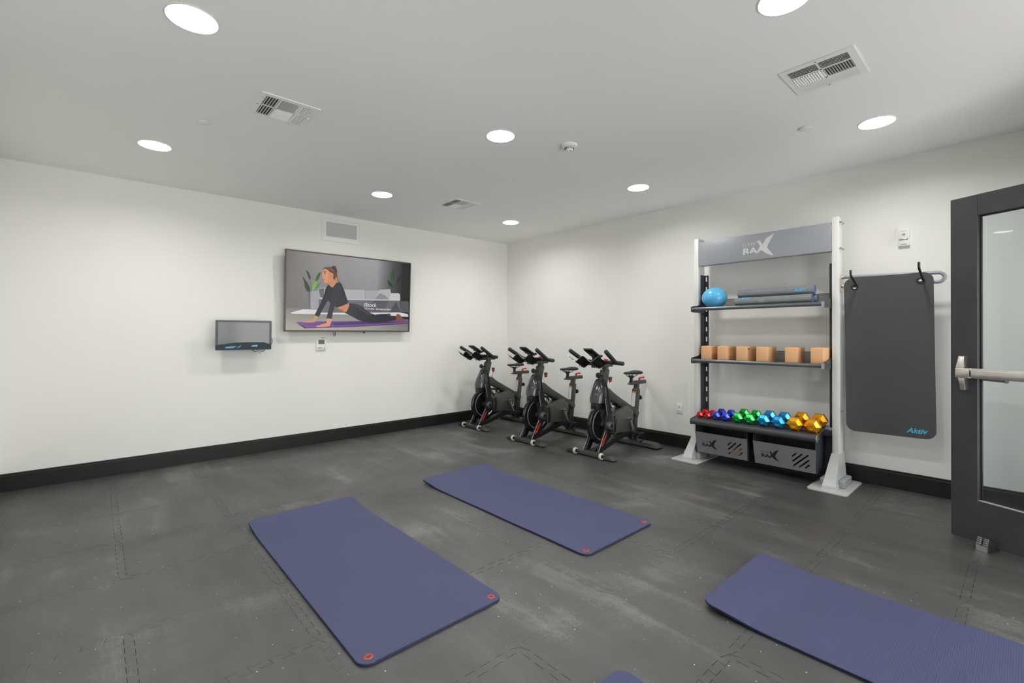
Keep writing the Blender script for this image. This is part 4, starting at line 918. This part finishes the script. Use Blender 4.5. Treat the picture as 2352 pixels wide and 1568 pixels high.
# ================================================================== exercise bikes
def loft(b, secs, n=20, pw=2.6):
    """secs: (z, cx, cy, hx, hy) rounded cross sections"""
    rings = []
    for z, cx, cy, hx, hy in secs:
        R = []
        for k in range(n):
            a = 2 * PI * k / n; c, s = math.cos(a), math.sin(a)
            R.append(b.b.verts.new((cx + hx * math.copysign(abs(c) ** (2 / pw), c), cy + hy * math.copysign(abs(s) ** (2 / pw), s), z)))
        rings.append(R)
    for A, B in zip(rings, rings[1:]):
        for k in range(n): b.b.faces.new((A[k], A[(k + 1) % n], B[(k + 1) % n], B[k]))
    b.b.faces.new(rings[0][::-1]); b.b.faces.new(rings[-1]); return b
def make_bike():
    t = empty('exercise_bike')
    def P(b, name, m, smooth=35, parent=None): return b.build(name, m, parent or t, smooth)
    # stabiliser bars
    P(MB().prism([(-0.315, 0.010), (-0.315, 0.016), (-0.245, 0.050), (0.245, 0.050), (0.315, 0.016), (0.315, 0.010)], 'x', -0.038, 0.040, 0.003), 'front_stabiliser', M_GRAPH)
    for v in (-0.26, 0.26): P(MB().box((-0.03, v - 0.03, 0.0), (0.03, v + 0.03, 0.011), 0.003), 'rubber_foot', M_RUB)
    P(MB().prism([(-0.34, 0.012), (-0.34, 0.018), (-0.275, 0.056), (0.275, 0.056), (0.34, 0.018), (0.34, 0.012)], 'x', 0.735, 0.870, 0.003), 'rear_stabiliser', M_GRAPH)
    for v in (-0.28, 0.28): P(MB().box((0.77, v - 0.035, 0.0), (0.84, v + 0.035, 0.013), 0.003), 'rubber_foot', M_RUB)
    for v in (-0.175, 0.165):
        w_ = P(MB().lathe([(0.020, -0.014), (0.030, -0.014), (0.034, -0.008), (0.034, 0.008), (0.030, 0.014), (0.020, 0.014), (0.020, -0.014)], (-0.05, v, 0.038), 'y', 20), 'transport_wheel', M_WHEEL)
        P(MB().lathe([(0.0, -0.017), (0.010, -0.017), (0.012, -0.011), (0.0205, -0.011), (0.0205, 0.011), (0.0, 0.014)], (-0.05, v, 0.038), 'y', 14), 'wheel_hub', M_BLACK, parent=w_)
        P(MB().box((-0.05, v - 0.022, 0.03), (-0.02, v - 0.018, 0.052)).box((-0.05, v + 0.018, 0.03), (-0.02, v + 0.022, 0.052)), 'wheel_fork', M_GRAPH, None, w_)
    # flywheel
    H = (0.178, 0, 0.315)
    fw = P(MB().lathe([(0.030, 0.016), (0.120, 0.008), (0.150, 0.010), (0.158, 0.020), (0.205, 0.022), (0.215, 0.016), (0.215, -0.016), (0.205, -0.022), (0.158, -0.020), (0.150, -0.010), (0.120, -0.008), (0.030, -0.016), (0.030, 0.016)], H, 'y', 56), 'flywheel', M_BLACKG)
    P(MB().lathe([(0.157, -0.0205), (0.164, -0.024), (0.171, -0.0222)], H, 'y', 56), 'flywheel_ring', M_STEEL, 35, fw)
    P(MB().lathe([(0.0, -0.140), (0.026, -0.140), (0.030, -0.136), (0.040, -0.130), (0.043, -0.112), (0.043, -0.066), (0.030, -0.060), (0.030, 0.060), (0.043, 0.066), (0.043, 0.112), (0.0, 0.118)], H, 'y', 28), 'wheel_hub_cover', M_PANEL)
    P(MB().lathe([(0.0, -0.1415), (0.022, -0.1415), (0.024, -0.139)], H, 'y', 20), 'axle_cap', M_BLACK)
    # fork
    leg = [(0.118, 0.64), (0.130, 0.72), (0.150, 0.785), (0.170, 0.800), (0.190, 0.790), (0.205, 0.74), (0.216, 0.62), (0.236, 0.40), (0.245, 0.33), (0.236, 0.275), (0.080, 0.046), (0.004, 0.046), (0.128, 0.262), (0.128, 0.33), (0.158, 0.42)]
    for s in (-1, 1):
        y0, y1 = sorted((s * 0.066, s * 0.100))
        gb = MB().prism(leg, 'y', y0, y1, 0.004)
        for v in gb.b.verts:
            if v.co.z > 0.58: v.co.y *= 1 - 0.52 * ((v.co.z - 0.58) / 0.22) ** 1.3
        g = P(gb, 'fork_leg', M_BLACK)
        for q0, q1 in (((0.002, s * 0.098, 0.052), (0.124, s * 0.098, 0.262)), ((0.160, s * 0.098, 0.42), (0.122, s * 0.098, 0.60))): P(MB().tube([q0, q1], 0.0034, 6), 'edge_trim', M_BLUEGREY, 35, g)
        if s < 0:
            d = Vector((0.135, 0, 0.198)).normalized(); up = Vector((-d.z, 0, d.x))
            o = link('lettering', place_mesh(text_mesh('Cybex', 0.034, 0.150, bold=0.05, shear=0.1), frame_mtx((0.078, -0.1006, 0.098), d, up)), M_LOGORED, g); o['label'] = 'red brand lettering running up the fork leg'
    P(loft(MB(), [(0.545, 0.138, 0, 0.078, 0.070), (0.552, 0.136, 0, 0.094, 0.080), (0.60, 0.140, 0, 0.094, 0.082), (0.66, 0.150, 0, 0.084, 0.077), (0.715, 0.163, 0, 0.068, 0.064), (0.765, 0.176, 0, 0.050, 0.046), (0.785, 0.184, 0, 0.038, 0.036)], 28), 'head_shroud', M_SHROUD, 40)
    P(MB().box((0.055, -0.045, 0.475), (0.215, 0.045, 0.55), 0.012), 'brake_housing', M_BLACK)
    # handlebar group
    P(MB().prism([(0.150, 0.70), (0.238, 0.70), (0.292, 0.885), (0.286, 0.900), (0.222, 0.905), (0.208, 0.893)], 'y', -0.034, 0.034, 0.006), 'handlebar_post', M_GRAPH)
    P(MB().prism([(0.222, 0.88), (0.280, 0.88), (0.288, 0.935), (0.232, 0.935)], 'y', -0.024, 0.024, 0.003), 'inner_post', M_GRAPH)
    P(MB().box((0.045, -0.028, 0.926), (0.365, 0.028, 0.962), 0.007), 'handlebar_slider', M_GRAPH)
    P(MB().box((0.085, -0.055, 0.958), (0.215, 0.055, 1.004), 0.012), 'handlebar_clamp', M_BLACKG)
    hb = MB().tube([(0.155, -0.16, 0.985), (0.15, 0, 0.99), (0.155, 0.16, 0.985)], 0.018, 12)
    hbo = P(hb, 'handlebar', M_BLACKG)
    for s in (-1, 1):
        P(MB().tube([(0.155, s * 0.13, 0.986), (0.155, s * 0.20, 0.984), (0.168, s * 0.27, 0.978), (0.172, s * 0.292, 0.976), (0.172, s * 0.298, 0.976)], [0.021, 0.022, 0.022, 0.021, 0.012], 14).tube([(0.160, s * 0.205, 0.984), (0.125, s * 0.212, 1.002), (0.05, s * 0.222, 1.047), (-0.05, s * 0.236, 1.106), (-0.056, s * 0.237, 1.1095)], [0.022, 0.0225, 0.0225, 0.022, 0.016], 14), 'foam_grip', M_FOAM, 35, hbo)
    P(MB().prism([(-0.050, 1.118), (-0.040, 1.136), (0.120, 1.046), (0.110, 1.026)], 'y', -0.052, 0.058, 0.004).box((0.055, -0.02, 1.0), (0.10, 0.02, 1.05)).box((0.02, -0.03, 1.055), (0.035, 0.03, 1.075)), 'device_holder', M_BLACK)
    P(MB().prism([(0.105, 1.046), (0.125, 1.036), (0.140, 1.052), (0.122, 1.064)], 'y', -0.058, -0.03, 0.002), 'device_clip', M_BLACK)
    # wavy double weight cradle under the device holder
    b = MB(); prof = []; N = 40
    for k in range(N + 1):
        v = -0.205 + 0.41 * k / N; ph = (v + 0.205) / 0.205 * 2 * PI; z = 1.030 + 0.028 * math.cos(ph)
        prof.append((v, z))
    th = 0.004; rows = []
    for u, dz in ((-0.125, 0.0), (0.015, -0.075)):
        rows.append([b.b.verts.new((u, v, z + dz)) for v, z in prof]); rows.append([b.b.verts.new((u + 0.002, v, z + dz - th)) for v, z in prof])
    a0, a1, c0, c1_ = rows
    for k in range(N):
        b.b.faces.new((a0[k], a0[k + 1], c0[k + 1], c0[k])); b.b.faces.new((a1[k], c1_[k], c1_[k + 1], a1[k + 1])); b.b.faces.new((a0[k], a1[k], a1[k + 1], a0[k + 1])); b.b.faces.new((c0[k], c0[k + 1], c1_[k + 1], c1_[k]))
    b.b.faces.new((a0[0], c0[0], c1_[0], a1[0])); b.b.faces.new((a0[-1], a1[-1], c1_[-1], c0[-1]))
    cr = P(b, 'weight_cradle', M_BLACKG, 50)
    P(MB().tube([(-0.126, v, z - 0.002) for v, z in prof], 0.0028, 6), 'cradle_edge', M_CHROME, 35, cr)
    for v0 in (-0.1025, 0.1025):
        for k in range(5): P(MB().cyl((0.004 - 0.001, v0 - 0.045 + 0.0225 * k, 0.935 - 0.006 * (k % 2) + 0.004 * abs(k - 2)), (-0.006, v0 - 0.045 + 0.0225 * k, 0.933 - 0.006 * (k % 2) + 0.004 * abs(k - 2)), 0.0045, n=8), 'cradle_rivet', M_CHROME, 35, cr)
    P(MB().box((0.0, -0.03, 0.955), (0.06, 0.03, 0.975)), 'cradle_arm', M_BLACK, None, cr)
    def knob(p, q, r, name, m=M_BLACK):
        b = MB(); p, q = Vector(p), Vector(q); d = (q - p).normalized(); b.cyl(p, q, 0.007, n=8); b.cyl(q - d * 0.004, q + d * 0.022, r, n=16, bev=0.004)
        sx = d.cross(Vector((0, 0, 1))).normalized(); sy = d.cross(sx)
        for k in range(8):
            c = q + d * 0.010 + (sx * math.cos(PI * k / 4) + sy * math.sin(PI * k / 4)) * r * 0.93; b.cyl(c - d * 0.011, c + d * 0.011, r * 0.26, n=8)
        return P(b, name, m)
    knob((0.21, -0.01, 0.835), (0.130, -0.01, 0.842), 0.025, 'height_knob')
    P(MB().tube([(0.150, -0.016, 0.845), (0.135, -0.016, 0.80), (0.148, -0.018, 0.76)], 0.004, 6).tube([(0.155, 0.014, 0.83), (0.150, 0.012, 0.79), (0.160, 0.010, 0.76)], 0.004, 6), 'brake_cable', M_BLACK)
    P(MB().cyl((0.322, 0, 0.67), (0.343, 0, 0.755), 0.004, n=8), 'brake_rod', M_CHROME)
    rk_ = P(MB().lathe([(0.0, 0.750), (0.012, 0.752), (0.019, 0.768), (0.0205, 0.780)], (0.346, 0, 0), 'z', 16), 'resistance_knob', M_RED)
    P(MB().lathe([(0.0205, 0.780), (0.022, 0.808), (0.019, 0.812), (0.0, 0.812)], (0.346, 0, 0), 'z', 16), 'knob_cap', M_GRAPH, 35, rk_)
    P(MB().prism([(0.19, 0.70), (0.30, 0.69), (0.352, 0.655), (0.35, 0.61), (0.19, 0.62)], 'y', -0.03, 0.03, 0.008), 'brake_base', M_GRAPH)
    P(MB().box((0.175, -0.085, 1.000), (0.200, -0.045, 1.016), 0.004).tube([(0.19, -0.065, 1.008), (0.215, -0.02, 1.016)], 0.007, 8), 'clamp_lever', M_RED)
    # frame
    P(MB().prism([(0.215, 0.700), (0.30, 0.675), (0.44, 0.595), (0.835, 0.392), (0.858, 0.362), (0.826, 0.312), (0.790, 0.322), (0.715, 0.392), (0.44, 0.505), (0.24, 0.590)], 'y', -0.043, 0.043, 0.009), 'main_beam', M_GRAPH)
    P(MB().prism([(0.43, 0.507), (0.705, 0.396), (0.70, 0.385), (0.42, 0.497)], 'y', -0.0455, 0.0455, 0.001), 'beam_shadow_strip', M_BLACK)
    dc = P(MB().prism([(0.285, 0.395), (0.36, 0.425), (0.55, 0.478), (0.60, 0.470), (0.685, 0.405), (0.688, 0.335), (0.625, 0.182), (0.30, 0.205)], 'y', -0.076, 0.062, 0.010), 'drive_cover', M_PANEL)
    P(MB().prism([(0.290, 0.388), (0.342, 0.408), (0.356, 0.320), (0.340, 0.214), (0.303, 0.217), (0.312, 0.31)], 'y', -0.0775, -0.0745, 0.001), 'cover_inset', M_BLACK, 35, dc)
    for x, z in ((0.46, 0.435), (0.345, 0.255), (0.60, 0.225)): P(MB().cyl((x, -0.074, z), (x, -0.0775, z), 0.006, n=8), 'cover_screw', M_BLACK, 35, dc)
    P(MB().prism([(0.03, 0.062), (0.20, 0.092), (0.45, 0.158), (0.61, 0.186), (0.70, 0.184), (0.80, 0.14), (0.83, 0.050), (0.755, 0.050), (0.70, 0.118), (0.60, 0.128), (0.45, 0.098), (0.20, 0.034), (0.03, 0.020)], 'y', -0.034, 0.034, 0.005), 'lower_beam', M_BLACK)
    P(MB().prism([(0.20, 0.0925), (0.45, 0.1585), (0.61, 0.1865), (0.61, 0.1885), (0.45, 0.1605), (0.20, 0.0945)], 'y', -0.030, 0.030), 'beam_top_strip', M_GRAPH, None)
    P(MB().prism([(0.735, 0.05), (0.805, 0.05), (0.888, 0.622), (0.880, 0.642), (0.818, 0.648), (0.812, 0.630)], 'y', -0.032, 0.032, 0.006), 'seat_post', M_GRAPH)
    P(MB().prism([(0.826, 0.63), (0.874, 0.63), (0.886, 0.70), (0.836, 0.70)], 'y', -0.024, 0.024, 0.003), 'inner_seat_post', M_GRAPH)
    for z0, z1, m, nm in ((0.44, 0.592, M_STICK, 'warning_sticker'), (0.592, 0.612, M_STICKO, 'sticker_header')):
        fx = lambda z: 0.735 + (z - 0.05) / 0.58 * 0.077
        P(MB().prism([(fx(z0) - 0.0012, z0), (fx(z0) + 0.003, z0), (fx(z1) + 0.003, z1), (fx(z1) - 0.0012, z1)], 'y', -0.022, 0.024), nm, m, None)
    knob((0.868, 0, 0.532), (0.918, 0, 0.532), 0.023, 'seat_height_knob')
    # seat
    P(MB().box((0.735, -0.026, 0.694), (1.030, 0.026, 0.738), 0.009, 3).box((0.695, -0.016, 0.700), (0.76, 0.016, 0.716), 0.004), 'seat_slider', M_GRAPH)
    P(MB().box((0.735, -0.014, 0.72), (0.765, 0.014, 0.800), 0.005).cyl((0.75, -0.03, 0.79), (0.75, 0.03, 0.79), 0.014, n=12), 'seat_stem', M_BLACK)
    b = MB(); st = [(0.618, 0.006, 0.838, 0.010), (0.625, 0.022, 0.846, 0.022), (0.66, 0.030, 0.850, 0.030), (0.72, 0.037, 0.850, 0.034), (0.78, 0.056, 0.852, 0.038), (0.83, 0.078, 0.857, 0.045), (0.865, 0.084, 0.857, 0.046), (0.885, 0.070, 0.850, 0.036), (0.893, 0.030, 0.842, 0.020)]
    rings = []
    for u, hw_, zt, thk in st:
        rings.append([b.b.verts.new((u, hw_ * math.copysign(abs(math.cos(a)) ** 0.8, math.cos(a)), zt - thk / 2 + thk / 2 * math.sin(a))) for a in [2 * PI * k / 16 for k in range(16)]])
    for A, B in zip(rings, rings[1:]):
        for k in range(16): b.b.faces.new((A[k], A[(k + 1) % 16], B[(k + 1) % 16], B[k]))
    b.b.faces.new(rings[0]); b.b.faces.new(rings[-1][::-1])
    sd = P(b, 'saddle', M_FOAM, 60)
    for v in (-0.025, 0.025): P(MB().tube([(0.655, v * 0.5, 0.826), (0.70, v, 0.800), (0.745, v, 0.790), (0.80, v, 0.796), (0.845, v * 1.4, 0.822)], 0.0045, 6), 'saddle_rail', M_BLACK, 35, sd)
    P(MB().cyl((0.905, -0.012, 0.735), (0.905, -0.012, 0.768), 0.013, n=12).tube([(0.905, -0.012, 0.764), (0.925, -0.018, 0.769), (0.968, -0.030, 0.771)], [0.010, 0.009, 0.010], 8), 'seat_clamp_lever', M_RED)
    # cranks and pedals
    A = Vector((0.562, 0, 0.335))
    for s, e in ((-1, Vector((0.628, 0, 0.180))), (1, Vector((0.496, 0, 0.490)))):
        y = s * 0.108
        ca = P(MB().tube([(A.x, y, A.z), (e.x, y + s * 0.01, e.z)], [0.016, 0.011], 10, flat=1.0).cyl((A.x, s * 0.07, A.z), (A.x, y + s * 0.012, A.z), 0.021, n=16), 'crank_arm', M_CHROME if s < 0 else M_BLACK)
        if s < 0: P(MB().cyl((A.x, -0.118, A.z), (A.x, -0.124, A.z), 0.014, n=12), 'crank_bolt', M_BLACK, 35, ca)
        pz = e.z - 0.004; py = s * 0.178
        pd = P(MB().box((e.x - 0.045, py - 0.046, pz - 0.012), (e.x + 0.045, py - 0.030, pz + 0.012), 0.003).box((e.x - 0.045, py + 0.030, pz - 0.012), (e.x + 0.045, py + 0.046, pz + 0.012), 0.003).cyl((e.x, s * 0.115, pz), (e.x, py + s * 0.046, pz), 0.010, n=10).box((e.x - 0.045, py - 0.04, pz - 0.010), (e.x - 0.033, py + 0.04, pz + 0.010)).box((e.x + 0.033, py - 0.04, pz - 0.010), (e.x + 0.045, py + 0.04, pz + 0.010)), 'pedal', M_BLACK, None)
        P(MB().tube([(e.x - 0.040, py - 0.034, pz - 0.005), (e.x - 0.070, py - 0.036, pz - 0.02), (e.x - 0.082, py - 0.03, pz - 0.055), (e.x - 0.05, py, pz - 0.085), (e.x - 0.082, py + 0.03, pz - 0.055), (e.x - 0.070, py + 0.036, pz - 0.02), (e.x - 0.040, py + 0.034, pz - 0.005)], 0.006, 6), 'toe_cage', M_BLACK, 35, pd)
        P(MB().tube([(e.x - 0.01, py - 0.05, pz - 0.008), (e.x + 0.0, py - 0.052, pz - 0.06), (e.x + 0.01, py - 0.01, pz - 0.092), (e.x + 0.012, py + 0.045, pz - 0.07), (e.x + 0.0, py + 0.05, pz - 0.01)], 0.005, 6).cyl((e.x + 0.01, py - 0.03, pz - 0.08), (e.x + 0.016, py - 0.012, pz - 0.092), 0.009, n=8), 'toe_strap', M_RUB, 35, pd)
    return t
BK = make_bike()
for i, (x, y, l) in enumerate(((3.868, 3.078, 'black exercise bike nearest the storage rack, first of the three'), (3.779, 3.975, 'black exercise bike in the middle of the row of three'), (3.840, 5.066, 'black exercise bike deepest in the room corner, closest to the TV'))):
    o = BK if i == 0 else copy_tree(BK)
    o.location = (x, y, 0); tag(o, l, 'exercise bike', 'exercise bikes along the right wall')
bpy.context.view_layer.update()
